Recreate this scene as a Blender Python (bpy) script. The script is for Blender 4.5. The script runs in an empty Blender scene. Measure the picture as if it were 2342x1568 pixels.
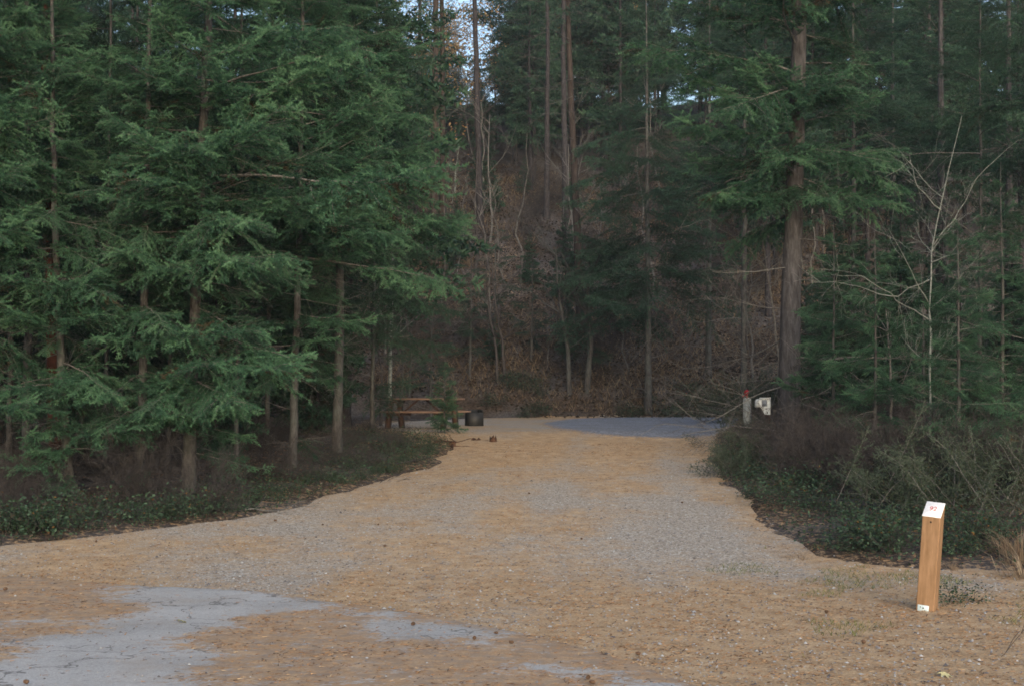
import bpy, math, random
import numpy as np
from mathutils import Vector, Matrix

# ------------------------------------------------------------------ camera
C = bpy.context.scene.collection
SC = bpy.context.scene
F, CX, CY, HY = 3050.0, 1171.0, 784.0, 901.0     # focal length, centre and horizon row, in pixels of a 2342-wide picture
EYE = np.array([0.0, 0.0, 1.6])
PITCH = math.atan((HY - CY) / F)
cam_d = bpy.data.cameras.new('camera')
cam = bpy.data.objects.new('camera', cam_d); C.objects.link(cam)
cam.location = EYE
cam.rotation_euler = (math.radians(90) + PITCH, 0, 0)
cam_d.sensor_width = 36; cam_d.lens = F / 2342 * 36
cam_d.clip_end = 2000
SC.camera = cam

# ------------------------------------------------------------------ light
w = bpy.data.worlds.new('World'); SC.world = w; w.use_nodes = True
nt = w.node_tree
bg = nt.nodes['Background']
sky = nt.nodes.new('ShaderNodeTexSky'); sky.sky_type = 'NISHITA'; sky.sun_disc = False
SUN_EL, SUN_AZ = math.radians(17), math.radians(168)
sky.sun_elevation = SUN_EL; sky.sun_rotation = SUN_AZ
sky.air_density = 1.0; sky.dust_density = 3; sky.ozone_density = 1.2
nt.links.new(sky.outputs[0], bg.inputs[0]); bg.inputs[1].default_value = 0.15
sun_d = bpy.data.lights.new('sun', 'SUN'); sun_d.energy = 0.5; sun_d.angle = math.radians(70); sun_d.color = (1, .97, .95)
sun = bpy.data.objects.new('sun', sun_d); C.objects.link(sun)
sd_ = Vector((math.sin(SUN_AZ) * math.cos(SUN_EL), math.cos(SUN_AZ) * math.cos(SUN_EL), math.sin(SUN_EL)))
sun.rotation_euler = sd_.to_track_quat('Z', 'Y').to_euler()
SC.view_settings.view_transform = 'Standard'; SC.view_settings.look = 'None'
SC.view_settings.exposure = 1.05; SC.view_settings.gamma = 1
SC.cycles.use_denoising = True
SC.cycles.max_bounces = 6; SC.cycles.diffuse_bounces = 3; SC.cycles.transmission_bounces = 3
SC.cycles.sample_clamp_indirect = 8
SC.cycles.filter_width = 1.7

# ------------------------------------------------------------------ helpers
RN = np.random.default_rng(7)
random.seed(5)

def P(px, py, d):
    """the point the picture shows at (px, py), at distance d along the road"""
    f = np.array([0, math.cos(PITCH), math.sin(PITCH)]); u = np.array([0, -math.sin(PITCH), math.cos(PITCH)])
    r = f * F + np.array([px - CX, 0, 0]) - u * (py - CY)
    return EYE + r * (d / r[1])

def hashn(ix, iy, s):
    h = (ix.astype(np.int64) * 374761393 + iy.astype(np.int64) * 668265263 + s * 974634777) & 0xffffffff
    h = ((h ^ (h >> 13)) * 1274126177) & 0xffffffff
    return ((h ^ (h >> 16)) & 0xffff) / 65535.0
def vnoise(x, y, s=0):
    ix, iy = np.floor(x), np.floor(y); fx, fy = x - ix, y - iy
    fx = fx * fx * (3 - 2 * fx); fy = fy * fy * (3 - 2 * fy)
    a = hashn(ix, iy, s); b = hashn(ix + 1, iy, s); c = hashn(ix, iy + 1, s); d = hashn(ix + 1, iy + 1, s)
    return (a * (1 - fx) + b * fx) * (1 - fy) + (c * (1 - fx) + d * fx) * fy
def fbm(x, y, s=0, o=4):
    r, a, t = 0, .5, 0
    for k in range(o):
        r = r + a * vnoise(x * 2 ** k, y * 2 ** k, s + k); t += a; a *= .5
    return r / t
def sstep(a, b, x):
    t = np.clip((x - a) / (b - a), 0, 1); return t * t * (3 - 2 * t)

def base_z(x, y):
    x = np.asarray(x, float); y = np.asarray(y, float)
    z = 0.8 * np.clip((y - 12) / 16.5, 0, 1) ** 1.15
    y0 = 45.5 + .6 * np.sin(x * .35) + np.where(x < -5, (x + 5) * .25, 0)
    y0 = np.maximum(y0, 40)
    t = y - y0
    z = z + 0.42 * sstep(-.3, 1.3, t)
    h = 46.0
    tt = np.clip(t, 0, None)
    z = z + np.where(tt < h, .43 * tt, .43 * h + 4.0 * (1 - np.exp(-(tt - h) * .43 / 4.0)))
    return z

def hit(px, py):
    """where the ray through a picture point meets the smooth ground"""
    f = P(px, py, 1.0) - EYE
    lo = None
    prev = 4.0
    for d in np.concatenate([np.arange(4, 60, .1), np.arange(60, 130, .5)]):
        p = EYE + f * d
        if p[2] < base_z(p[0], p[1]):
            lo, hi = prev, d
            for _ in range(18):
                m = (lo + hi) / 2; p = EYE + f * m
                if p[2] < base_z(p[0], p[1]): hi = m
                else: lo = m
            p = EYE + f * hi
            return (p[0], p[1])
        prev = d
    p = EYE + f * 100
    return (p[0], p[1])

def seg_sd(px, py, poly):
    """signed distance, negative inside"""
    poly = np.array(poly); n = len(poly)
    dmin = np.full(px.shape, 1e9); ins = np.zeros(px.shape, bool)
    for i in range(n):
        a, b = poly[i], poly[(i + 1) % n]
        e = b - a; wx, wy = px - a[0], py - a[1]
        t = np.clip((wx * e[0] + wy * e[1]) / max(e @ e, 1e-9), 0, 1)
        dmin = np.minimum(dmin, (wx - e[0] * t) ** 2 + (wy - e[1] * t) ** 2)
        c = (a[1] <= py) != (b[1] <= py)
        with np.errstate(divide='ignore', invalid='ignore'):
            xi = a[0] + (py - a[1]) / (b[1] - a[1] if b[1] != a[1] else 1e-9) * e[0]
        ins ^= c & (px < xi)
    d = np.sqrt(dmin)
    return np.where(ins, -d, d)

DRIVE = [hit(*p) for p in [(-120, 1262), (0, 1247), (150, 1232), (300, 1215), (430, 1197), (560, 1185), (620, 1172), (700, 1150), (780, 1122), (880, 1093), (990, 1070),
         (1005, 1045), (1040, 1012), (1000, 996), (940, 990), (860, 985), (860, 972), (900, 964), (1100, 955), (1240, 950), (1420, 948), (1690, 947)]]
DRIVE += [hit(*p) for p in [(1672, 975), (1640, 990), (1632, 1045), (1655, 1095), (1700, 1140), (1760, 1190), (1810, 1235), (1870, 1268), (1960, 1285), (2090, 1297), (2250, 1300), (2420, 1310)]]
DRIVE += [(30, 9.5), (40, -45), (-40, -45), (-40, 15)]
ASPH = [hit(*p) for p in [(-400, 1300), (-100, 1312), (0, 1318), (130, 1326), (260, 1338), (420, 1342), (560, 1352), (680, 1368), (820, 1385), (980, 1410), (1130, 1440), (1290, 1475), (1450, 1520), (1600, 1580)]]
ASPH += [(9, 3.5), (12, -45), (-40, -45), (-40, 12.2)]
PAD = [hit(*p) for p in [(1230, 968), (1300, 958), (1430, 951), (1560, 949), (1760, 946)]] + [(9.5, 27), ] + [hit(*p) for p in [(1660, 996), (1560, 1004), (1420, 1000), (1330, 992), (1262, 980)]]
# bare stretches of asphalt swept free of needles
BARE = [[(-100, 1540), (0, 1500), (150, 1455), (290, 1420), (370, 1385), (320, 1365), (245, 1352), (380, 1340), (560, 1352), (690, 1376), (640, 1400), (540, 1408), (470, 1440), (380, 1480), (410, 1530), (440, 1600), (-200, 1640)],
        [(790, 1400), (900, 1405), (1010, 1422), (1120, 1445), (1180, 1475), (1260, 1500), (1120, 1500), (1000, 1485), (840, 1468)],
        [(-120, 1430), (0, 1418), (90, 1412), (60, 1440), (-100, 1462)],
        [(0, 1312), (120, 1330), (300, 1345), (200, 1352), (0, 1338)],
        [(1130, 1500), (1300, 1505), (1500, 1540), (1650, 1640), (1500, 1640), (1350, 1568), (1150, 1530)]]
BAREW = [[hit(*q) for q in p] for p in BARE]

def surf_z(x, y):
    """smooth top of the driven surfaces"""
    return base_z(x, y) + .018 * (fbm(x * .5, y * .5, 3, 3) - .5)
def mounds(x, y):
    m = 0.10 * (fbm(x * .7, y * .7, 11, 4) - .35) + .05 * (fbm(x * 3, y * 3, 12, 3) - .5)
    hill = sstep(46, 52, y)
    m = m + hill * (1.3 * (fbm(x * .18, y * .18, 14, 3) - .5) + .35 * (fbm(x * .8, y * .8, 15, 3) - .5))
    return m
def ground_z(x, y):
    x = np.asarray(x, float); y = np.asarray(y, float)
    sd = seg_sd(x, y, DRIVE)
    sd = sd + .35 * (fbm(x * 1.3, y * 1.3, 21, 4) - .5)
    out = sstep(-.05, .8, sd)
    return surf_z(x, y) - .05 * (sd < 0) * sstep(0, -.15, sd) + out * mounds(x, y) + .03 * sstep(-.12, .12, sd)
def gz(x, y): return float(ground_z(np.array([x]), np.array([y]))[0])

class MB:
    def __init__(s):
        s.v = []; s.n = 0; s.f = []; s.t = []
    def add(s, V, Fa, mat=0, tint=.5):
        V = np.asarray(V, np.float32); Fa = np.asarray(Fa, np.int64)
        s.v.append(V); s.f.append((Fa + s.n, mat))
        s.t.append(np.broadcast_to(np.asarray(tint, np.float32), (len(V),)).copy())
        s.n += len(V)
    def tube(s, pts, rad, k=6, mat=0, tint=.5, cap=False):
        pts = np.asarray(pts, float); n = len(pts); rad = np.broadcast_to(np.asarray(rad, float), (n,))
        d = np.gradient(pts, axis=0); d /= np.linalg.norm(d, axis=1)[:, None] + 1e-9
        ref = np.array([0, 0, 1.]) if abs(d[:, 2]).mean() < .8 else np.array([1., 0, 0])
        a = np.cross(d, ref); a /= np.linalg.norm(a, axis=1)[:, None] + 1e-9
        b = np.cross(d, a)
        th = np.arange(k) * 2 * np.pi / k
        V = pts[:, None] + rad[:, None, None] * (np.cos(th)[None, :, None] * a[:, None] + np.sin(th)[None, :, None] * b[:, None])
        V = V.reshape(-1, 3)
        i = np.arange(n - 1)[:, None] * k; j = np.arange(k)[None]; j2 = (j + 1) % k
        Q = np.stack([i + j, i + j2, i + k + j2, i + k + j], -1).reshape(-1, 4)
        s.add(V, Q, mat, tint)
        if cap:
            c = pts[-1]; V2 = np.vstack([V[-k:], c[None]])
            s.add(V2, [[q, (q + 1) % k, k] for q in range(k)], mat, tint)
    def box(s, c, size, rot=0, mat=0, tint=.5, M=None, bev=0):
        sx, sy, sz = [q / 2 for q in size]
        if bev:
            b = bev
            vs = []
            for z in (-1, 1):
                for inset in ((b,) if False else (0,)):
                    pass
            ring = [(-sx + b, -sy), (sx - b, -sy), (sx, -sy + b), (sx, sy - b), (sx - b, sy), (-sx + b, sy), (-sx, sy - b), (-sx, -sy + b)]
            ringi = [(x * (1 - b / sx), y * (1 - b / sy)) for x, y in ring]
            V = [(x, y, -sz) for x, y in ringi] + [(x, y, -sz + b) for x, y in ring] + [(x, y, sz - b) for x, y in ring] + [(x, y, sz) for x, y in ringi]
            V = np.array(V); Q = []
            for l in range(3):
                for q in range(8): Q.append([l * 8 + q, l * 8 + (q + 1) % 8, l * 8 + 8 + (q + 1) % 8, l * 8 + 8 + q])
            for o in (0, 24):
                Q += [[o + 0, o + 1, o + 2, o + 3], [o + 0, o + 3, o + 4, o + 7], [o + 4, o + 5, o + 6, o + 7]]
        else:
            V = np.array([(x, y, z) for z in (-sz, sz) for x, y in ((-sx, -sy), (sx, -sy), (sx, sy), (-sx, sy))])
            Q = [[3, 2, 1, 0], [4, 5, 6, 7], [0, 1, 5, 4], [1, 2, 6, 5], [2, 3, 7, 6], [3, 0, 4, 7]]
        if M is not None: V = V @ np.array(M).T
        cr, sr = math.cos(rot), math.sin(rot)
        V = V @ np.array([[cr, sr, 0], [-sr, cr, 0], [0, 0, 1]])
        s.add(V + np.array(c), Q, mat, tint)
    def lathe(s, prof, k=14, c=(0, 0, 0), mat=0, M=None):
        th = np.arange(k) * 2 * np.pi / k
        V = np.array([(r * math.cos(t), r * math.sin(t), z) for r, z in prof for t in th])
        n = len(prof); i = np.arange(n - 1)[:, None] * k; j = np.arange(k)[None]; j2 = (j + 1) % k
        Q = np.stack([i + j, i + j2, i + k + j2, i + k + j], -1).reshape(-1, 4)
        if M is not None: V = V @ np.array(M).T
        s.add(V + np.array(c), Q, mat)
    def mesh(s, name, mats, smooth=False):
        me = bpy.data.meshes.new(name)
        V = np.concatenate(s.v); me.vertices.add(len(V)); me.vertices.foreach_set('co', V.ravel())
        loops = np.concatenate([f.ravel() for f, m in s.f])
        tot = np.concatenate([np.full(len(f), f.shape[1]) for f, m in s.f])
        mi = np.concatenate([np.full(len(f), m) for f, m in s.f])
        me.loops.add(len(loops)); me.loops.foreach_set('vertex_index', loops.astype(np.int32))
        me.polygons.add(len(tot))
        me.polygons.foreach_set('loop_start', np.concatenate([[0], np.cumsum(tot)[:-1]]).astype(np.int32))
        me.polygons.foreach_set('material_index', mi.astype(np.int32))
        if smooth: me.polygons.foreach_set('use_smooth', np.ones(len(tot), bool))
        at = me.attributes.new('tint', 'FLOAT', 'POINT'); at.data.foreach_set('value', np.concatenate(s.t))
        for m in (mats if isinstance(mats, (list, tuple)) else [mats]): me.materials.append(m)
        me.update(calc_edges=True)
        return me

def link(name, data, parent=None, loc=None):
    o = bpy.data.objects.new(name, data); C.objects.link(o)
    if parent is not None: o.parent = parent
    if loc is not None: o.location = loc
    return o
def tag(o, label=None, cat=None, group=None, kind=None):
    if label: o['label'] = label
    if cat: o['category'] = cat
    if group: o['group'] = group
    if kind: o['kind'] = kind
    return o
def thing(name, loc, label, cat, group=None):
    return tag(link(name, None, None, loc), label, cat, group)

# ------------------------------------------------------------------ materials
def newmat(name, rough=.8, spec=.25):
    m = bpy.data.materials.new(name); m.use_nodes = True
    n = m.node_tree; p = n.nodes['Principled BSDF']
    p.inputs['Roughness'].default_value = rough; p.inputs['Specular IOR Level'].default_value = spec
    return m, n, p
def N(n, t, **k):
    nd = n.nodes.new('ShaderNode' + t)
    for a, b in k.items():
        if a.startswith('i_'): nd.inputs[a[2:].replace('_', ' ')].default_value = b
        else: setattr(nd, a, b)
    return nd
def ramp(n, src, stops, interp='LINEAR'):
    r = n.nodes.new('ShaderNodeValToRGB'); r.color_ramp.interpolation = interp
    e = r.color_ramp.elements
    while len(e) < len(stops): e.new(.5)
    for q, (p, c) in zip(e, stops): q.position = p; q.color = (*c, 1) if len(c) == 3 else c
    n.links.new(src, r.inputs[0]); return r
def mix(n, a, b, f, mode='MIX'):
    m = n.nodes.new('ShaderNodeMix'); m.data_type = 'RGBA'; m.blend_type = mode
    for s, v in ((0, f), (6, a), (7, b)):
        if hasattr(v, 'is_linked') or hasattr(v, 'links'): n.links.new(v, m.inputs[s])
        else: m.inputs[s].default_value = v if s == 0 else (*v, 1)
    return m.outputs[2]
def math_(n, op, a, b=None, c=None, clamp=False):
    m = n.nodes.new('ShaderNodeMath'); m.operation = op; m.use_clamp = clamp
    for i, v in enumerate((a, b, c)):
        if v is None: continue
        if hasattr(v, 'links'): n.links.new(v, m.inputs[i])
        else: m.inputs[i].default_value = v
    return m.outputs[0]
def coords(n, scale=(1, 1, 1), kind='Object'):
    t = n.nodes.new('ShaderNodeTexCoord'); mp = n.nodes.new('ShaderNodeMapping'); mp.inputs['Scale'].default_value = scale
    n.links.new(t.outputs[kind], mp.inputs[0]); return mp.outputs[0]
def noise(n, co, scale, detail=5, rough=.6):
    t = N(n, 'TexNoise'); t.inputs['Scale'].default_value = scale; t.inputs['Detail'].default_value = detail; t.inputs['Roughness'].default_value = rough
    n.links.new(co, t.inputs['Vector']); return t.outputs['Fac']
def bump(n, p, h, strength=.4, dist=.02):
    b = N(n, 'Bump'); b.inputs['Strength'].default_value = strength; b.inputs['Distance'].default_value = dist
    n.links.new(h, b.inputs['Height']); n.links.new(b.outputs[0], p.inputs['Normal'])

def bark_mat(name, dark, light, zs=.25, sc=30, lichen=None):
    m, n, p = newmat(name, .9, .1)
    co = coords(n, (1, 1, zs)); a = noise(n, co, sc, 6, .7); b = noise(n, coords(n), 3, 4)
    r = ramp(n, a, [(.3, dark), (.52, tuple((x + y) / 2 for x, y in zip(dark, light))), (.7, light)])
    col = r.outputs[0]
    if lichen:
        f = ramp(n, b, [(.45, (0, 0, 0)), (.62, (1, 1, 1))])
        col = mix(n, col, lichen, math_(n, 'MULTIPLY', f.outputs[0], .55))
    n.links.new(col, p.inputs['Base Color']); bump(n, p, a, .9, .03)
    return m
M_BARK = bark_mat('fir_bark', (0.0213, 0.0198, 0.0198), (0.1105, 0.1075, 0.1080), .3, 26, (0.1020, 0.1204, 0.1125))
M_BARKP = bark_mat('pine_bark', (0.0222, 0.0213, 0.0232), (0.1073, 0.1049, 0.1120), .22, 16)
M_BARKF = bark_mat('dark_bark', (0.0162, 0.0153, 0.0170), (0.0675, 0.0630, 0.0700), .3, 22)
M_BARKF2 = bark_mat('dark_pine_bark', (.018, .015, .014), (.075, .06, .055), .22, 16)
M_BARKR = bark_mat('red_pine_bark', (.03, .014, .01), (.12, .045, .028), .3, 14)
M_TWIG = bark_mat('twig_bark', (.06, .057, .055), (.24, .235, .23), .5, 60)
M_TWIGD = bark_mat('bare_twig_bark', (.025, .023, .024), (.11, .10, .10), .5, 50)
M_BIRCH = bark_mat('pale_bark', (.10, .11, .10), (.30, .33, .31), 1.6, 14)

def leaf_mat(name, stops, trans=.25, rough=.55, spec=.25, rand=.25):
    m, n, p = newmat(name, rough, spec)
    at = N(n, 'Attribute', attribute_name='tint')
    oi = N(n, 'ObjectInfo')
    v = math_(n, 'ADD', at.outputs['Fac'], math_(n, 'MULTIPLY', math_(n, 'SUBTRACT', oi.outputs['Random'], .5), rand), clamp=True)
    r = ramp(n, v, stops); n.links.new(r.outputs[0], p.inputs['Base Color'])
    tr = N(n, 'BsdfTranslucent'); n.links.new(r.outputs[0], tr.inputs[0])
    mx = N(n, 'MixShader'); mx.inputs[0].default_value = trans
    n.links.new(p.outputs[0], mx.inputs[1]); n.links.new(tr.outputs[0], mx.inputs[2])
    n.links.new(mx.outputs[0], n.nodes['Material Output'].inputs[0])
    return m
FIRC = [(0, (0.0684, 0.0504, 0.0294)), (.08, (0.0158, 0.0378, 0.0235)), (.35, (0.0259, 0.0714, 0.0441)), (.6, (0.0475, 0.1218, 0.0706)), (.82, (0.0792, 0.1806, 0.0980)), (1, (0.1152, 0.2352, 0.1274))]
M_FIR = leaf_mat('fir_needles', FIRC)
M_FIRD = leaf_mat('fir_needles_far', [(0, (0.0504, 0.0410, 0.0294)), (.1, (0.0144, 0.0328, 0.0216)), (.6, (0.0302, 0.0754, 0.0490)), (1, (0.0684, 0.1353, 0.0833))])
M_JUN = leaf_mat('juniper_needles', [(0, (0.0660, 0.0432, 0.0240)), (.15, (0.0330, 0.0396, 0.0240)), (.5, (0.0462, 0.0684, 0.0440)), (1, (0.0924, 0.1224, 0.0880))])
M_LEAF = leaf_mat('ground_leaves', [(0, (0.1500, 0.0390, 0.0285)), (.012, (0.2250, 0.1170, 0.0285)), (.03, (0.0450, 0.0351, 0.0285)), (.16, (0.0225, 0.0390, 0.0238)), (.6, (0.0338, 0.0663, 0.0380)), (1, (0.0675, 0.1170, 0.0760))], .2, .65, .15, 0)
M_YEL = leaf_mat('autumn_leaves', [(0, (.26, .14, .06)), (.5, (.40, .26, .12)), (1, (.52, .38, .2))], .45)
M_DRY = leaf_mat('dry_grass', [(0, (.10, .07, .05)), (.5, (.22, .16, .11)), (1, (.38, .31, .22))], .3, .8, .1)
M_GRASS = leaf_mat('green_grass', [(0, (.05, .08, .02)), (.5, (.12, .15, .04)), (1, (.28, .26, .10))], .3)

def pebbly(n, co, scale, stops):
    v = N(n, 'TexVoronoi'); v.inputs['Scale'].default_value = scale; n.links.new(co, v.inputs['Vector'])
    sep = N(n, 'SeparateColor'); n.links.new(v.outputs['Color'], sep.inputs[0])
    return ramp(n, sep.outputs[0], stops).outputs[0], v.outputs['Distance']
GREYS = [(0, (.10, .09, .08)), (.35, (.26, .245, .22)), (.7, (.40, .385, .355)), (.92, (.55, .53, .50)), (1, (.68, .66, .63))]
LITT = [(0, (.12, .075, .042)), (.3, (.275, .18, .10)), (.6, (.45, .31, .18)), (1, (.62, .47, .30))]

def litter_col(n):
    co = coords(n, (1, 1.35, 1))
    a = noise(n, co, 55, 3, .8); b = noise(n, coords(n), 5, 5, .65)
    v = math_(n, 'ADD', math_(n, 'MULTIPLY', a, .75), math_(n, 'MULTIPLY', b, .45))
    return ramp(n, v, [(.32, LITT[0][1]), (.48, LITT[1][1]), (.62, LITT[2][1]), (.78, LITT[3][1])]).outputs[0], a

def drive_mat():
    m, n, p = newmat('driveway_gravel', .9, .15)
    g1, d1 = pebbly(n, coords(n), 38, GREYS); g2, d2 = pebbly(n, coords(n), 85, GREYS)
    sel = math_(n, 'GREATER_THAN', noise(n, coords(n), 20, 2), .5)
    g = mix(n, g1, g2, sel)
    sand = mix(n, g, (.36, .29, .21), .3)
    lit, a = litter_col(n)
    at = N(n, 'Attribute', attribute_name='tint')
    nf = math_(n, 'ADD', math_(n, 'MULTIPLY', noise(n, coords(n, (1, 1.6, 1)), 22, 6, .75), .6), math_(n, 'MULTIPLY', noise(n, coords(n, (.7, 1.6, 1)), 3.2, 5, .7), .4))
    f = ramp(n, math_(n, 'ADD', at.outputs['Fac'], math_(n, 'MULTIPLY', math_(n, 'SUBTRACT', nf, .5), 3.2)), [(.25, (.08, .08, .08)), (.75, (.95, .95, .95))]).outputs[0]
    n.links.new(mix(n, sand, lit, f), p.inputs['Base Color'])
    bump(n, p, mix(n, d1, a, f), .5, .02)
    return m
def asph_mat():
    m, n, p = newmat('asphalt', .85, .2)
    g, d = pebbly(n, coords(n), 130, [(0, (.2, .195, .19)), (.5, (.36, .355, .345)), (.9, (.47, .465, .455)), (1, (.6, .6, .6))])
    big = noise(n, coords(n), .9, 6, .65)
    dirt = ramp(n, big, [(.35, (.29, .285, .275)), (.5, (.40, .395, .385)), (.65, (.48, .475, .465))]).outputs[0]
    g = mix(n, g, dirt, .6)
    g = mix(n, g, (.36, .31, .26), ramp(n, noise(n, coords(n), 1.7, 5, .7), [(.5, (0, 0, 0)), (.72, (.6, .6, .6))]).outputs[0])
    vc = N(n, 'TexVoronoi', feature='DISTANCE_TO_EDGE'); vc.inputs['Scale'].default_value = .8
    wv = N(n, 'VectorMath', operation='ADD'); nz = N(n, 'TexNoise'); nz.inputs['Scale'].default_value = 3; nz.inputs['Detail'].default_value = 6
    n.links.new(coords(n), nz.inputs['Vector']); n.links.new(nz.outputs['Color'], wv.inputs[0]); n.links.new(coords(n), wv.inputs[1]); n.links.new(wv.outputs[0], vc.inputs['Vector'])
    g = mix(n, g, (.10, .095, .09), ramp(n, vc.outputs['Distance'], [(.004, (.75, .75, .75)), (.012, (0, 0, 0))]).outputs[0])
    g = mix(n, g, (.17, .165, .165), ramp(n, noise(n, coords(n), 12, 6, .8), [(.55, (0, 0, 0)), (.7, (.6, .6, .6))]).outputs[0])
    lit, a = litter_col(n)
    # a coarse worn grey mat lies under the needles
    mat_ = mix(n, mix(n, lit, (.36, .20, .105), .3), (.25, .205, .165), ramp(n, noise(n, coords(n, (1, 1.6, 1)), 7, 6, .75), [(.43, (0, 0, 0)), (.58, (.7, .7, .7))]).outputs[0])
    at = N(n, 'Attribute', attribute_name='tint')
    nf = math_(n, 'ADD', math_(n, 'MULTIPLY', noise(n, coords(n, (.8, 1.2, 1)), 5, 8, .8), .55), math_(n, 'MULTIPLY', noise(n, coords(n, (.8, 1.2, 1)), 26, 5, .8), .45))
    f = ramp(n, math_(n, 'ADD', at.outputs['Fac'], math_(n, 'MULTIPLY', math_(n, 'SUBTRACT', nf, .5), 3.4)), [(.38, (0, 0, 0)), (.62, (1, 1, 1))]).outputs[0]
    n.links.new(mix(n, g, mat_, f), p.inputs['Base Color'])
    bump(n, p, mix(n, d, a, f), .35, .012)
    return m
def ground_mat():
    m, n, p = newmat('forest_floor', .95, .08)
    a = noise(n, coords(n), 14, 7, .75); b = noise(n, coords(n), .6, 5, .6)
    r = ramp(n, a, [(.3, (0.0155, 0.0128, 0.0116)), (.45, (0.0465, 0.0346, 0.0272)), (.58, (0.0961, 0.0755, 0.0612)), (.72, (0.1612, 0.1280, 0.1054))]).outputs[0]
    r2 = ramp(n, a, [(.3, (0.0288, 0.0274, 0.0280)), (.5, (0.0864, 0.0799, 0.0800)), (.7, (0.1944, 0.1813, 0.1800))]).outputs[0]
    f = ramp(n, b, [(.4, (0, 0, 0)), (.6, (1, 1, 1))]).outputs[0]
    col = mix(n, r, r2, f)
    lit, la = litter_col(n)
    at = N(n, 'Attribute', attribute_name='tint')
    f2 = ramp(n, math_(n, 'ADD', at.outputs['Fac'], math_(n, 'MULTIPLY', math_(n, 'SUBTRACT', a, .5), 1.4)), [(.4, (0, 0, 0)), (.6, (1, 1, 1))]).outputs[0]
    n.links.new(mix(n, col, lit, f2), p.inputs['Base Color'])
    bump(n, p, a, .8, .06)
    return m
def pad_mat():
    m, n, p = newmat('blue_grey_gravel', .9, .15)
    g, d = pebbly(n, coords(n), 30, [(0, (.12, .13, .15)), (.5, (.2, .215, .25)), (1, (.38, .4, .44))])
    b = noise(n, coords(n), 1.2, 5)
    at = N(n, 'Attribute', attribute_name='tint'); nf = noise(n, coords(n), 9, 6, .75)
    f = ramp(n, math_(n, 'ADD', at.outputs['Fac'], math_(n, 'MULTIPLY', math_(n, 'SUBTRACT', nf, .5), 2.6)), [(.35, (0, 0, 0)), (.75, (1, 1, 1))]).outputs[0]
    lit, _ = litter_col(n)
    gg = mix(n, g, (.17, .16, .16), ramp(n, b, [(.42, (0, 0, 0)), (.65, (.7, .7, .7))]).outputs[0])
    n.links.new(mix(n, gg, lit, f), p.inputs['Base Color'])
    bump(n, p, d, .5, .02); return m

# ------------------------------------------------------------------ ground, driveway, road
def grid_mesh(xs, ys, zf, tf, name, mat, keep=None):
    X, Y = np.meshgrid(xs, ys); x, y = X.ravel(), Y.ravel()
    z = zf(x, y); t = tf(x, y)
    nx, ny = len(xs), len(ys)
    i = (np.arange(ny - 1)[:, None] * nx + np.arange(nx - 1)[None]).ravel()
    Q = np.stack([i, i + 1, i + nx + 1, i + nx], -1)
    if keep is not None:
        k = keep(x, y); Q = Q[k[Q].any(1)]
        used = np.unique(Q); rm = np.full(len(x), -1); rm[used] = np.arange(len(used)); Q = rm[Q]
        x, y, z, t = x[used], y[used], z[used], t[used]
    mb = MB(); mb.add(np.stack([x, y, z], -1), Q, 0, t)
    return mb.mesh(name, mat, True)
def spread(a, b, step, out_a, out_b, g=1.25):
    v = list(np.arange(a, b, step)); s = step; x = b
    while x < out_b: v.append(x); s *= g; x += s
    v.append(out_b); s = step; x = a - step; l = []
    while x > out_a: l.append(x); s *= g; x -= s
    l.append(out_a)
    return np.array(sorted(l) + v)
def litter_ground(x, y):
    sd = seg_sd(x, y, DRIVE)
    near = 1 - sstep(.2, 1.6, sd)
    t = .1 + .3 * near * (y < 40)
    t = t + .35 * sstep(7, 9, x) * sstep(13, 11, y)
    # needle-covered strip along the left bank and the foot of the hill
    t = t + .12 * sstep(-5.5, -3, x) * sstep(24, 26, y) * sstep(42, 38, y)
    t = t + .28 * sstep(.5, .62, fbm(x * .22, y * .22, 31, 3)) * sstep(46, 47, y)
    return np.clip(t, 0, 1)
gx = spread(-15, 15, .17, -320, 320); gy = spread(8, 50, .17, -90, 420)
g = link('ground', grid_mesh(gx, gy, ground_z, litter_ground, 'ground', ground_mat())); tag(g, kind='structure')

# driveway: bands of clean gravel and of needles
def drive_tint(x, y):
    lane = x - (.9 + (y - 12) * .09); band = .56 - .3 * sstep(13.5, 16, y) * (np.exp(-((lane - .85) / .3) ** 2) + np.exp(-((lane + .85) / .3) ** 2)) + .2 * sstep(11.8, 10.5, y) + 1.3 * (fbm(x * .45, y * .22, 41, 4) - .5) + .9 * (fbm(x * 1.6, y * .8, 43, 4) - .5)
    far = sstep(19, 24, y) * .25
    gr = 0
    for (cx_, cy_, sx, sy, a) in ((3.2, 14.6, 2.6, 1.3, .75), (0.2, 13.8, 2.2, 1.0, .6), (-3.2, 14.8, 2.8, .35, .6), (1.5, 17, 1.8, .9, .4), (-1.6, 16.3, 1.6, .6, .45), (5.4, 12.9, 1.4, .8, .3), (-.6, 12.6, 2.6, .5, .2)):
        gr = gr + a * np.exp(-((x - cx_) / sx) ** 2 - ((y - cy_) / sy) ** 2)
    sandy = .35 * sstep(26, 29, y)
    t = band + far - gr * .33 - sandy
    near_edge = sstep(12.3, 11, y) * .1
    t = t + .4 * sstep(-1.1, -.1, seg_sd(x, y, DRIVE)) * (x > 0) * (y < 20)
    return np.clip(t + near_edge, 0.02, 1)
dx = np.arange(-17, 17, .14); dyy = np.arange(3, 47.5, .14)
d_ = link('driveway', grid_mesh(dx, dyy, surf_z, drive_tint, 'driveway', drive_mat(), lambda x, y: seg_sd(x, y, DRIVE) < .45)); tag(d_, kind='structure')
def asph_z(x, y):
    sd = seg_sd(x, y, ASPH) + .25 * (fbm(x * 1.5, y * 1.5, 55, 4) - .5)
    return surf_z(x, y) + .012 - .03 * sstep(-.05, .15, sd)
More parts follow.
